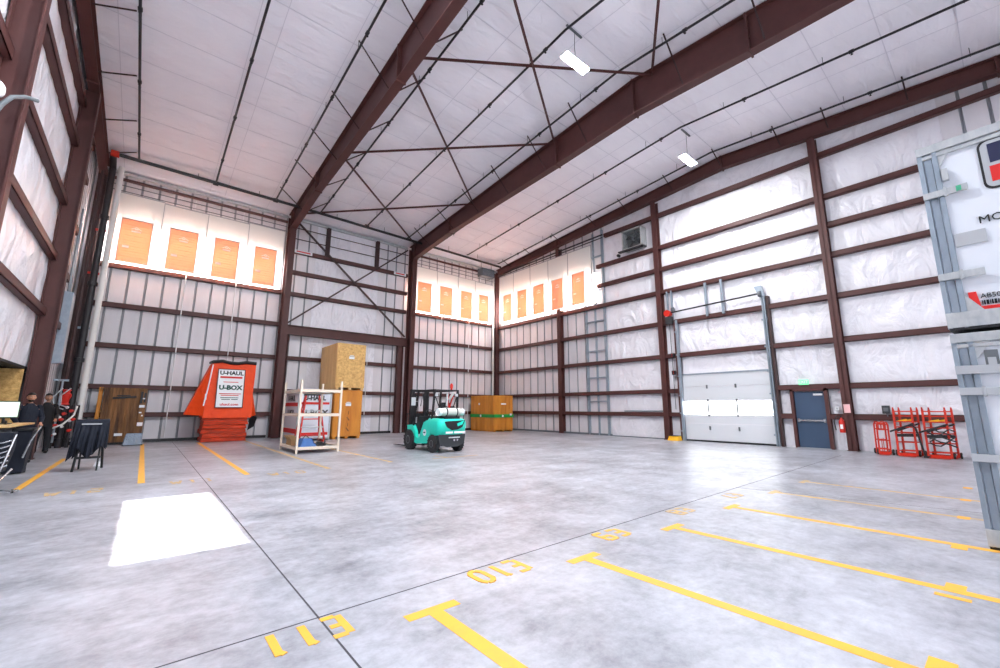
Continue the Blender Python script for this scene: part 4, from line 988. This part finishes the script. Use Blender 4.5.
for k in range(5):
    m = MB(); m.tube([(-.98-.02*k, -21.65-.1*math.sin(k+j*.9), .82-.09*k-.03*math.sin(j*1.7+k)) if False else (-.98-.015*k, -21.6-.11*j, .8-.1*k+.05*math.sin(j*1.9+k*2)) for j in range(6)], .022, 6); m.build('strap_loop', BLACK, root, smooth=True)
root = thing('pry_bar', 'black lever bar leaning between the two tall hand truck pairs', 'bar', (-.95, -21.35, 0))
MB().tube([(-1.02, -21.25, 1.0), (-1.0, -21.34, .85), (-.98, -21.46, .02)], .025).build('shaft', BLACK, root, smooth=True); MB().box(-1.06, -.92, -21.56, -21.42, 0, .06).build('foot', BLACK, root)

# ---------------------------------------------------------------- stacked storage containers at right
def container(name, label, z0, z1, upper):
    cx, cy = -12.2, -22.95
    root = thing(name, label, 'container', (cx, cy, z0), rz=math.radians(-3.2), group='stacked white storage containers')
    H_ = z1-z0; Lb = 2.4; W_ = 1.5     # local: face at x=0 looking -x, box runs to -y and +x
    MB().box(.03, W_-.03, -Lb+.03, -.03, .1, H_-.06).build('panel_body', WHITEG, root, local=True)
    for (a, b) in ((0, -.17), (0, -Lb), (W_-.12, -.17), (W_-.12, -Lb)):
        m = MB(); m.box(a, a+.12, b, b+.045, .02, H_-.03); m.box(a+.02, a+.12, b+.05, b+.12, .0, H_); m.box(a, a+.12, b+.125, b+.17, .02, H_-.03); m.build('corner_post', GALV, root, local=True, bevel=.004)
    m = MB(); m.box(-.01, .1, -Lb, 0, H_-.1, H_); m.box(W_-.1, W_, -Lb, 0, H_-.1, H_); m.box(0, W_, -.1, 0, H_-.1, H_); m.box(.0, .03, -Lb, 0, H_-.16, H_-.12); m.build('top_rail', ALU, root, local=True, bevel=.004)
    m = MB(); m.box(-.005, .1, -Lb+.0, -.0, .03, .2); m.box(0, W_, -.1, 0, .03, .2); m.build('bottom_rail', ALU, root, local=True, bevel=.004)
    m = MB(); m.box(0, W_, -Lb+.01, -.01, .0, .03); m.build('base_gasket', BLACK, root, local=True)
    for z in ((.62, 1.62) if upper else (.92, 1.62)):
        m = MB()
        if upper or z > 1: m.box(-.03, -.008, -.36, -.0, z-.04, z+.04); m.box(-.035, -.008, -.2, -.17, z-.055, z+.055)
        else: m.box(-.03, -.008, -Lb, .0, z-.04, z+.04)
        m.build('hinge_strap', ALU if upper else LGREY, root, local=True, bevel=.004)
    if not upper:
        m = MB(); m.box(-.03, -.008, -Lb, .0, 1.86-.05, 1.86+.04); m.build('hinge_strap', LGREY, root, local=True)
    for q in ([(-.17,H_-.1),(-.3,H_-.1),(-.17,H_-.3)], [(-.17,.2),(-.17,.4),(-.3,.2)]): m = MB(); m.prism(q, 0, .012, .03); m.build('gusset', ALU, root, local=True)
    return root
up = container('storage_container', 'white storage container with logo and lettering, upper of the stacked pair', 2.3, 4.55, True)
lo = container('storage_container', 'plain white storage container with grey posts, lower of the stacked pair', 0.0, 2.26, False)
def onface(y, z, x=.012): return Matrix(((0,0,-1,x),(-1,0,0,y),(0,1,0,z),(0,0,0,1)))
def rr(mb, y0, y1, z0, z1, r, x0, x1):
    pts = []
    for cy, cz, a0 in ((y1-r, z1-r, 0), (y0+r, z1-r, PI/2), (y0+r, z0+r, PI), (y1-r, z0+r, 1.5*PI)):
        for i in range(6): a = a0+PI/2*i/5; pts.append((cy+r*math.cos(a), cz+r*math.sin(a)))
    mb.prism(pts, 0, x0, x1)
m = MB(); rr(m, -1.25, -.475, 1.52, 2.1, .08, .018, .03); m.build('logo_border', BLACK, up, local=True)
m = MB(); rr(m, -1.23, -.495, 1.54, 2.08, .07, .012, .0181); m.build('logo_field', LGREY, up, local=True)
m = MB(); m.box(.008, .0121, -.66, -.55, 1.82, 2.04); m.build('logo_block', mat('logo_navy', srgb(30, 34, 70), .5), up, local=True)
m = MB(); m.box(.008, .0121, -.64, -.54, 1.6, 1.78); m.box(.008, .0121, -1.1, -.64, 1.6, 1.66); m.build('logo_block', TEXTR, up, local=True)
text_mesh('lettering', 'MOVING', .12, TEXTK, onface(-.38, 1.2, .02), up, align='LEFT', xs=1.0)
m = MB(); m.prism([(-.2, .41), (-.2, .26), (-.26, .2), (-1.2, .2), (-1.2, .24), (-.28, .24), (-.26, .41)], 0, .015, .028); m.build('red_swoosh', TEXTR, up, local=True)
text_mesh('lettering', 'AB50705', .075, TEXTK, onface(-.285, .35, .02), up, align='LEFT', xs=.9)
m = MB(); y = -.29
for i in range(22):
    w = .006+.006*((i*7) % 3); m.box(.018, .026, y-w, y, .255, .305); y -= w+.007
m.build('bar_code', TEXTK, up, local=True)
m = MB(); m.box(.01, .028, -.42, -.18, .95, 1.1); m.build('document_pouch', LGREY, up, local=True)
m = MB(); m.box(-.03, .03, -.23, -.18, 1.76, 1.9); m.build('latch', ALU, up, local=True)
m = MB(); m.box(-.036, -.03, -.31, -.27, 1.59, 1.65); m.build('green_tag', mat('green_tag', srgb(70, 170, 130), .5), up, local=True)
m = MB(); m.box(.015, .03, -.33, -.23, 1.88, 2.06); m.build('latch_recess', MGREY, lo, local=True); m = MB(); m.box(.0, .02, -.31, -.25, 1.9, 1.98); m.build('latch', LGREY, lo, local=True)
m = MB(); m.box(.01, .028, -1.5, -.33, 1.05, 1.18); m.build('grey_band', LGREY, lo, local=True); m = MB(); m.box(.005, .025, -.42, -.34, .5, .9); m.build('blue_sticker', BLUE, lo, local=True)

# ---------------------------------------------------------------- fire riser in the left corner
root = thing('fire_riser', 'tall black vertical fire riser pipe in the left corner', 'fire riser', (-21.22, -1.1, 0))
m = MB(); m.tube([(-21.2, -.8, 0), (-21.2, -.8, 11.15), (-21.2, -1.3, 11.4), (-21.2, -1.6, 11.4)], .11, 12); m.build('riser_pipe', BLACKP, root, smooth=True)
m = MB(); m.tube([(-21.45, -.9, 2.4), (-21.45, -.9, 10.9)], .06, 8); m.build('riser_pipe', STEEL_D, root, smooth=True)
for z in (3.2, 6.2, 9.0): m = MB(); m.lathe((-21.2, -.8, z), [(.11,-.08),(.15,-.07),(.15,.07),(.11,.08)], 14); m.build('coupling', BLACKP, root)
for z in (4.4, 6.6, 8.4): m = MB(); m.box(-21.5, -21.06, -.8, -.74, z, z+.08); m.build('pipe_clamp', RED if z != 4.4 else GALV, root)
root = thing('valve_assembly', 'cluster of red fire valves with grey hoses and gauges standing in the left corner', 'fire valves', (-21.1, -1.6, 0))
vx = -21.3
m = MB(); m.lathe((vx, -1.5, 1.72), [(.04,-.22),(.12,-.2),(.12,-.17),(.09,-.14),(.11,0),(.14,.08),(.14,.17),(.09,.22),(.09,.28),(.12,.3),(.12,.33),(.04,.35)], 16); m.build('alarm_valve', RED, root, smooth=True)
for (x, z) in ((.05, 1.2), (-.15, 1.28), (.22, 1.3), (-.12, .8), (.25, .62), (0, 1.0), (.3, 1.0), (-.2, .45)):
    m = MB(); m.cyl((vx+x, -1.75, z), (vx+x+.02, -1.45, z), .035, n=10); m.lathe((vx+x, -1.8, z), [(.02,-.02),(.055,-.015),(.055,.015),(.02,.02)], 12, ax=1); m.build('small_valve', RED, root)
for (x, z) in ((.1, 1.42), (-.05, 1.08), (-.1, .5), (.22, .95), (-.2, 1.45), (.05,.75)):
    m = MB(); m.cyl((vx+x, -1.72, z), (vx+x, -1.66, z), .045, n=14); m.build('gauge', WHITE, root)
for (pp, r_, mt_) in (([(-.1,-1.6,2.1),(-.28,-1.8,1.8),(-.22,-1.9,1.45),(.02,-1.8,1.35)], .02, LGREY), ([(.1,-1.6,2.1),(-.08,-1.9,1.85),(-.05,-2,1.5),(.12,-1.8,1.42)], .02, LGREY), ([(.35,-1.7,1.45),(.32,-1.9,1.15),(.1,-2.0,.85),(-.2,-1.9,.68)], .03, PVC)):
    m = MB(); m.tube([(vx+a, b, c) for a, b, c in pp], r_); m.build('hose', mt_, root, smooth=True)
for (x, r_) in ((0, .09), (-.2, .05), (.22, .05), (.36, .04)):
    m = MB(); m.cyl((vx+x, -1.4, 0), (vx+x, -1.4, 1.5), r_, n=12); m.lathe((vx+x, -1.4, .3), [(r_,-.04),(r_*1.5,-.04),(r_*1.5,.04),(r_,.04)], 12); m.build('stand_pipe', BLACKP, root, smooth=True)
m = MB(); m.box(-21.7, -21.3, -1.5, -1.46, 2.35, 2.42); m.cyl((-21.45, -1.5, 2.4), (-21.45, -1.5, .2), .03, n=8); m.build('frame', GALV, root)
root = thing('electrical_panel', 'grey electrical panel with conduits on the left wall near the corner', 'electrical panel', (-21.6, -2.4, 3))
MB().box(-21.72, -21.45, -2.75, -2.2, 2.9, 5.4).build('cabinet', GALV, root, bevel=.01); m = MB()
for i in range(4): m.cyl((-21.6, -2.7+.15*i, 5.4), (-21.6, -2.7+.15*i, 8.5-.5*i), .03, n=8)
m.build('conduit', GALV_D, root); MB().box(-21.45, -21.44, -2.72, -2.23, 2.95, 5.3).build('panel_door', LGREY, root)

# ---------------------------------------------------------------- board sheet on left wall
tag(MB().box(-22.33, -21.79, -5.78, -5.74, 0, 2.48).build('board_sheet', OSB), 'tall strand board sheet standing behind the desk beside the left steel column', 'board')
root = thing('wall_lamp', 'curved grey gooseneck lamp on the nearest left steel column', 'lamp', (-21.5, -12.85, 9))
def at(px, py, Y):
    f, r_, u_ = CAMB; d = f + r_*((px-500)/FPX) - u_*((py-334)/FPX); t = (Y-CAMP.y)/d.y; return CAMP + d*t
FPX = 420.654; yaw, pitch, roll = [math.radians(a) for a in (39.8225, 10.0219, .1464)]; CAMP = Vector((-19.1079, -23.2951, 1.4266))
fwd = Vector((math.sin(yaw)*math.cos(pitch), math.cos(yaw)*math.cos(pitch), math.sin(pitch))); rt = Vector((math.cos(yaw), -math.sin(yaw), 0)); upv = rt.cross(fwd)
CAMB = (fwd, rt*math.cos(roll)+upv*math.sin(roll), upv*math.cos(roll)-rt*math.sin(roll))
pts = [at(38, 101, -12.9), at(26, 97, -13.0), at(12, 97, -13.1), at(2, 104, -13.15), at(-8, 116, -13.2)]
m = MB(); m.tube(pts, .035); m.build('arm', MGREY, root, smooth=True)
c = at(-5, 88, -13.2); m = MB(); m.sphere(tuple(c), .12, .12, .16, 16, 10); m.build('lamp_globe', WHITE, root, smooth=True)

# ---------------------------------------------------------------- desk corner
root = thing('standing_desk', 'light wooden desk top on a dark frame at the left edge', 'desk', (-21.4, -9.2, 0))
MB().box(-21.72, -21.1, -10.6, -8.0, 1.02, 1.06).build('desk_top', TIMBER, root, bevel=.006)
for y in (-8.2, -10.4):
    m = MB(); m.box(-21.45, -21.37, y-.04, y+.04, .05, 1.02); m.build('leg', BLACK, root); m = MB(); m.box(-21.68, -21.15, y-.03, y+.03, .0, .05); m.build('foot', BLACK, root)
m = MB(); m.box(-21.7, -21.2, -10.3, -9.6, .55, 1.0); m.build('drawer_box', DGREY, root, bevel=.01)
root = thing('monitor', 'computer monitor with a pale green screen on the light wooden desk', 'monitor', (-21.35, -9.0, 1.06))
rM = root; rM.location = (-21.42, -8.95, 1.06)
m = MB(); m.box(-.32, .18, -.02, .02, .12, .5); m.build('bezel', BLACK, rM, local=True, bevel=.006)
m = MB(); m.box(-.3, .16, -.026, -.02, .15, .48); m.build('screen', SCREEN, rM, local=True)
m = MB(); m.box(-.07, -.03, .02, .05, 0, .3); m.box(-.18, .08, -.08, .12, 0, .015); m.build('stand', BLACK, rM, local=True)
root = thing('headset', 'black headset and small office items on the desk before the monitor', 'desk items', (-21.4, -9.4, 1.06))
m = MB(); m.tube([(-21.55, -9.4, 1.1), (-21.5, -9.38, 1.19), (-21.4, -9.38, 1.19), (-21.35, -9.4, 1.1)], .014); m.build('band', BLACK, root); m = MB(); m.cyl((-21.57, -9.4, 1.1), (-21.53, -9.4, 1.1), .04); m.cyl((-21.37, -9.4, 1.1), (-21.33, -9.4, 1.1), .04); m.build('ear_pad', BLACK, root)
root = thing('waste_bin', 'tall dark navy waste bin under the front corner of the desk', 'bin', (-21.15, -9.0, 0))
m = MB(); m.hexa([(-21.28,-9.35,.02),(-20.98,-9.35,.02),(-20.98,-9.0,.02),(-21.28,-9.0,.02)], [(-21.38,-9.45,.92),(-20.92,-9.45,.92),(-20.92,-8.92,.92),(-21.38,-8.92,.92)]); m.build('body', NAVY, root, bevel=.02)
m = MB(); m.box(-21.4, -20.9, -9.47, -8.9, .92, .97); m.build('rim', BLACK, root, bevel=.01)
for x in (-21.25, -21.02): m = MB(); m.cyl((x, -8.98, .05), (x+.04, -8.98, .05), .05, n=12); m.build('wheel', RUBBER, root)
m = MB(); m.tube([(-21.0, -9.46, .35), (-20.92, -9.5, .7), (-20.8, -9.5, 1.02)], .02); m.build('grab_pole', CHROME, root)
# slatted chrome trolley at the picture edge
root = thing('wire_trolley', 'chrome slatted trolley with a dark bag at the left edge of the picture', 'trolley', (-20.9, -11.6, 0))
bx, by = -20.95, -11.9
for i in range(6):
    z = .38+.085*i; m = MB(); m.tube([(bx-.5, by, z+.02), (bx+.02, by, z-.0), (bx+.12, by+.03, z+.04)], .014); m.build('slat', CHROME, root)
m = MB(); m.tube([(bx+.0, by, .1), (bx+.08, by, .5), (bx+.16, by, .95)], .018); m.build('side_post', CHROME, root)
m = MB(); m.tube([(bx-.5, by, .1), (bx-.48, by, .95)], .018); m.build('side_post', CHROME, root)
m = MB(); cover(m, .3, .98, (bx-.5, bx+.02, by+.06, by+.4), (bx-.55, bx+.1, by+.04, by+.45), n=8, wob=.05); m.build('bag', NAVY, root, smooth=True)
m = MB(); m.tube([(bx-.5, by-.25, .12), (bx+.1, by-.3, .05), (bx+.3, by-.45, .03), (bx+.36, by-.36, .03), (bx+.28, by-.3, .03)], .016); m.build('base_leg', CHROME, root)
m = MB(); m.tube([(bx-.1, by-.55, .02), (bx+.1, by+.02, .22), (bx+.16, by+.16, .34)], .016); m.build('base_leg', CHROME, root)
for x, y in ((bx-.45, by-.2), (bx+.3, by-.42), (bx-.1, by-.55)): m = MB(); m.cyl((x-.015, y, .03), (x+.015, y, .03), .03, n=10); m.build('wheel', RUBBER, root)

# ---------------------------------------------------------------- stand draped with dark cloth
sx, sy = -19.95, -9.4
root = thing('folding_stand', 'black folding stand carrying a dark navy cloth near the left wall', 'stand', (sx, sy, 0))
for s in (-.2, .2):
    m = MB(); m.bar((sx+s-.03, sy-.28, 0), (sx+s*.8, sy+.03, 1.08), .035, .05); m.build('leg', BLACK, root); m = MB(); m.bar((sx+s+.03, sy+.28, 0), (sx+s*.8, sy-.03, 1.08), .035, .05); m.build('leg', BLACK, root)
m = MB(); m.box(sx-.2, sx+.2, sy-.22, sy-.18, .27, .32); m.box(sx-.18, sx+.18, sy-.04, sy+.04, 1.05, 1.1); m.build('cross_bar', BLACK, root)
m = MB()
def clothf(u, v):   # u along x 0..1, v arclength: front hem -> top -> back hem
    x = sx-.3+.56*u; hem = .42+.12*math.sin(u*9)+(-.18 if u < .18 else 0)
    fold = .05*math.sin(u*21)+.03*math.sin(u*47)
    if v < .44: t = v/.44; return (x-.05*(1-t)*(1-u), sy-.16-.12*(1-t)+fold*(1-t), hem+(1.1-hem)*t)
    if v < .56: t = (v-.44)/.12; return (x, sy-.16+.32*t, 1.12+.03*math.sin(PI*t))
    t = (v-.56)/.44; return (x, sy+.16+.1*t-fold*t, 1.1-(1.1-hem)*t)
m.grid([i/48 for i in range(49)], [i/40 for i in range(41)], clothf)
o = tag(m.build('navy_cloth', NAVY, smooth=True), 'dark navy cloth draped over the black folding stand', 'cloth'); sd = o.modifiers.new('s', 'SOLIDIFY'); sd.thickness = .012; o.location = (0, 0, 0)
m = MB(); m.box(sx-.2, sx+.14, sy-.2, sy-.185, 1.03, 1.06); m.build('pale_print', LGREY, o)
root = thing('white_gloves', 'small white rag lying on the floor under the black folding stand', 'rag', (-19.75, -8.6, 0))
m = MB(); cover(m, .0, .1, (-19.9, -19.74, -8.68, -8.54), (-19.86, -19.78, -8.65, -8.57), n=3, wob=.03); m.build('rag', WHITE, root, smooth=True)

# ---------------------------------------------------------------- people
def skinned(name, joints, edges, m_, parent, sub=2, root_i=0):
    me = bpy.data.meshes.new(name); me.from_pydata([j[0] for j in joints], edges, []); me.materials.append(m_)
    o = bpy.data.objects.new(name, me); COL.objects.link(o); o.parent = parent
    s = o.modifiers.new('skin', 'SKIN'); s.use_smooth_shade = True
    if not me.skin_vertices: bpy.context.view_layer.update()
    sv = me.skin_vertices[0].data if me.skin_vertices else None
    if sv:
        for i, j in enumerate(joints):
            r = j[1]; sv[i].radius = r if isinstance(r, tuple) else (r, r)
            sv[i].use_root = (i == root_i)
    ss = o.modifiers.new('sub', 'SUBSURF'); ss.levels = sub; ss.render_levels = sub
    return o
def person(x, y, rz, label, scale=1.0, coat=NAVY, beard=False, reach=.25):
    root = thing('person', label, 'person', (x, y, 0), rz)
    h = .98*scale
    V = lambda a, b, c: Vector((a, b, c))*scale
    # body: faces local -y
    J = [(V(0,0,.95), .14), (V(0,.01,1.18), .125), (V(0,.01,1.4), (.15,.11)), (V(0,0,1.5), .06), (V(0,-.01,1.58), .055),
         (V(-.18,.0,1.42), .06), (V(.18,0,1.42), .06), (V(-.25,-.02,1.15), .045), (V(.25,-.02,1.15), .045), (V(-.2,-reach,1.0), .034), (V(.2,-reach,1.0), .034),
         (V(-.1,0,.88), .095), (V(.1,0,.88), .095), (V(-.12,-.02,.5), .065), (V(.12,-.02,.5), .065), (V(-.13,.02,.09), .042), (V(.13,.02,.09), .042),
         (V(-.2,-reach-.07,.98), (.034,.018)), (V(.2,-reach-.07,.98), (.034,.018))]
    E_ = [(0,1),(1,2),(2,3),(3,4),(2,5),(2,6),(5,7),(6,8),(7,9),(8,10),(0,11),(0,12),(11,13),(12,14),(13,15),(14,16),(9,17),(10,18)]
    for s, w in ((-1, 17), (1, 18)):       # five fingers each
        b = Vector(J[w][0])
        for k, (dx, L_) in enumerate(((-.024, .06), (-.008, .07), (.008, .066), (.024, .052))):
            i = len(J); J += [(b+V(dx,-.035,.0), .009), (b+V(dx,-.035-L_*.5,-.012), .0085), (b+V(dx,-.035-L_*.8,-.035), .007)]; E_ += [(w,i),(i,i+1),(i+1,i+2)]
        i = len(J); J += [(b+V(-s*.034,.0,.0), .01), (b+V(-s*.05,-.035,-.01), .008)]; E_ += [(w,i),(i,i+1)]
    body = skinned('body', J, E_, SKIN, root, 1)
    # head as a shaped mesh
    m = MB(); m.sphere((0,-.015*scale,1.68*scale), .076*scale, .096*scale, .118*scale, 24, 18)
    for i, v in enumerate(m.v):
        X, Y, Z = v[0]/scale, v[1]/scale, v[2]/scale
        if Z < 1.66: f = 1-.32*(1.66-Z)/.1*.6; X *= f
        if Y < -.06:
            if abs(X) < .014 and 1.635 < Z < 1.70: Y -= .024*(1-(Z-1.635)/.065)+.004
            if .018 < abs(X) < .045 and 1.68 < Z < 1.705: Y += .01
            if abs(X) < .03 and 1.605 < Z < 1.62: Y -= .004
        m.v[i] = (X*scale, Y*scale, Z*scale)
    for s in (-1, 1): m.sphere((s*.078*scale, .0, 1.675*scale), .012*scale, .02*scale, .032*scale, 10, 8)
    m.build('head', SKIN, root, smooth=True, local=True)
    m = MB()
    for s in (-1, 1): m.sphere((s*.03*scale, -.095*scale, 1.692*scale), .012*scale, .008*scale, .007*scale, 8, 6)
    m.build('eye', WHITE, root, local=True)
    m = MB(); 
    for s in (-1, 1): m.sphere((s*.03*scale, -.102*scale, 1.692*scale), .005*scale, .003*scale, .005*scale, 8, 6); m.bar((s*.015*scale,-.103*scale,1.712*scale), (s*.045*scale,-.095*scale,1.712*scale), .008, .008)
    m.bar((-.022*scale,-.103*scale,1.615*scale), (.022*scale,-.103*scale,1.615*scale), .006, .006)
    m.build('brow_and_pupil', HAIR, root, local=True)
    m = MB(); m.sphere((0, .002*scale, 1.705*scale), .086*scale, .107*scale, .112*scale, 24, 20)
    m2 = MB(); keep = [f for f in m.f if all(m.v[i][2] > 1.738*scale or m.v[i][1] > .015*scale for i in f)]
    m.f = keep; m.k = [0]*len(keep); m.build('hair', HAIR, root, smooth=True, local=True)
    if beard:
        m = MB(); m.sphere((0, -.03*scale, 1.615*scale), .058*scale, .078*scale, .058*scale, 18, 12); keep = [f for f in m.f if all(m.v[i][2] < 1.625*scale for i in f)]; m.f = keep; m.k = [0]*len(keep); m.build('beard', HAIR, root, smooth=True, local=True)
    def loft(m, rings, n=20):
        o = []
        for (cx, cy, cz, rx, ry) in rings: o += [((cx+rx*math.cos(2*PI*q/n))*scale, (cy+ry*math.sin(2*PI*q/n))*scale, cz*scale) for q in range(n)]
        k = len(rings); m.add(o, [(a*n+q, a*n+(q+1) % n, (a+1)*n+(q+1) % n, (a+1)*n+q) for a in range(k-1) for q in range(n)]+[tuple(range(n))[::-1], tuple(range((k-1)*n, k*n))])
    m = MB(); loft(m, [(0,0,.86,.19,.135),(0,0,.95,.185,.135),(0,0,1.1,.175,.13),(0,.005,1.25,.19,.14),(0,.01,1.36,.205,.14),(0,.01,1.43,.18,.12),(0,.005,1.49,.09,.085),(0,0,1.53,.07,.07)])
    for s in (-1, 1):
        a, b, c_ = V(s*.175,0,1.42), V(s*.255,-.02,1.15), V(s*.205,-reach+.03,1.005)
        m.sphere(tuple(a), .078*scale, .08*scale, .075*scale, 14, 8); m.cyl(a, b, .07*scale, .058*scale, 14); m.sphere(tuple(b), .06*scale, .06*scale, .06*scale, 12, 8); m.cyl(b, c_, .057*scale, .044*scale, 14)
    m.build('jacket', coat, root, smooth=True, local=True)
    m = MB(); loft(m, [(0,0,.8,.17,.12),(0,0,.9,.18,.13),(0,0,.97,.175,.125)])
    for s in (-1, 1): loft(m, [(s*.13,.02,.05,.07,.085),(s*.13,.015,.2,.065,.075),(s*.12,-.01,.48,.078,.085),(s*.105,0,.7,.095,.105),(s*.09,0,.87,.1,.12)])
    m.build('trousers', DENIM, root, smooth=True, local=True)
    for s in (-1, 1):
        m = MB(); m.sphere((s*.13*scale, -.05*scale, .045), .052, .145, .05, 14, 10); m.v = [(a, b, max(.0, c)) for a, b, c in m.v]; m.build('shoe', SHOE, root, smooth=True, local=True)
    return root
person(-21.42, -6.65, math.radians(18), 'bearded person in a dark navy jacket standing behind the desk', 1.0, NAVY, True)
person(-21.47, -3.6, math.radians(12), 'person in black clothes standing behind the left steel column', 1.03, SHIRT, False)

# ---------------------------------------------------------------- camera
cam = bpy.data.cameras.new('camera'); cam.sensor_width = 36; cam.lens = FPX/1000*36; cam.clip_end = 300
co = bpy.data.objects.new('camera', cam); COL.objects.link(co)
R_ = Matrix((CAMB[1], CAMB[2], -CAMB[0])).transposed().to_4x4(); co.matrix_world = Matrix.Translation(CAMP) @ R_
sc.camera = co

# ---------------------------------------------------------------- light
S = bpy.data.lights.new('sun', 'SUN'); S.energy = 30; S.angle = .009; S.color = (1, .97, .92)
so = bpy.data.objects.new('sun', S); COL.objects.link(so); so.rotation_euler = Vector(SUN).to_track_quat('-Z', 'Y').to_euler(); so.location = (-18, -25, 30)
def rear_fill(x0, x1, z0, z1, e, col=(.86, .93, 1)):   # daylight lamp, added to brighten the room from an invented rear doorway
    L = bpy.data.lights.new('rear_fill_light', 'AREA'); L.shape = 'RECTANGLE'; L.size = x1-x0; L.size_y = z1-z0; L.energy = e; L.color = col
    o = bpy.data.objects.new('rear_fill_light', L); COL.objects.link(o); o.location = ((x0+x1)/2, YR-.25, (z0+z1)/2); o.rotation_euler = (PI/2, 0, 0)
rear_fill(-19.8, -15.3, 0, 4.6, 520); rear_fill(-10.2, -5.7, 0, 4.6, 380)
L = bpy.data.lights.new('skylight_daylight', 'AREA'); L.shape = 'RECTANGLE'; L.size = 1.0; L.size_y = 3.4; L.energy = 480; L.color = (.72, .86, 1)
o = bpy.data.objects.new('skylight_daylight', L); COL.objects.link(o); o.location = ((-19.15-18.1)/2, (sy0+sy1)/2, 13.1)
w = bpy.data.worlds.new('world'); w.use_nodes = True; sc.world = w
bg = w.node_tree.nodes['Background']; bg.inputs[0].default_value = (.75, .87, 1, 1); bg.inputs[1].default_value = 1.5

vs_ = sc.view_settings; sc.display_settings.display_device = 'sRGB'; vs_.view_transform = 'Standard'; vs_.look = 'None'; vs_.gamma = 1; vs_.use_curve_mapping = False; vs_.exposure = 0.42
sc.cycles.use_denoising = True; sc.cycles.max_bounces = 10; sc.cycles.diffuse_bounces = 6; sc.cycles.glossy_bounces = 3; sc.cycles.transmission_bounces = 4
sc.cycles.sample_clamp_indirect = 8; sc.cycles.caustics_reflective = False; sc.cycles.caustics_refractive = False
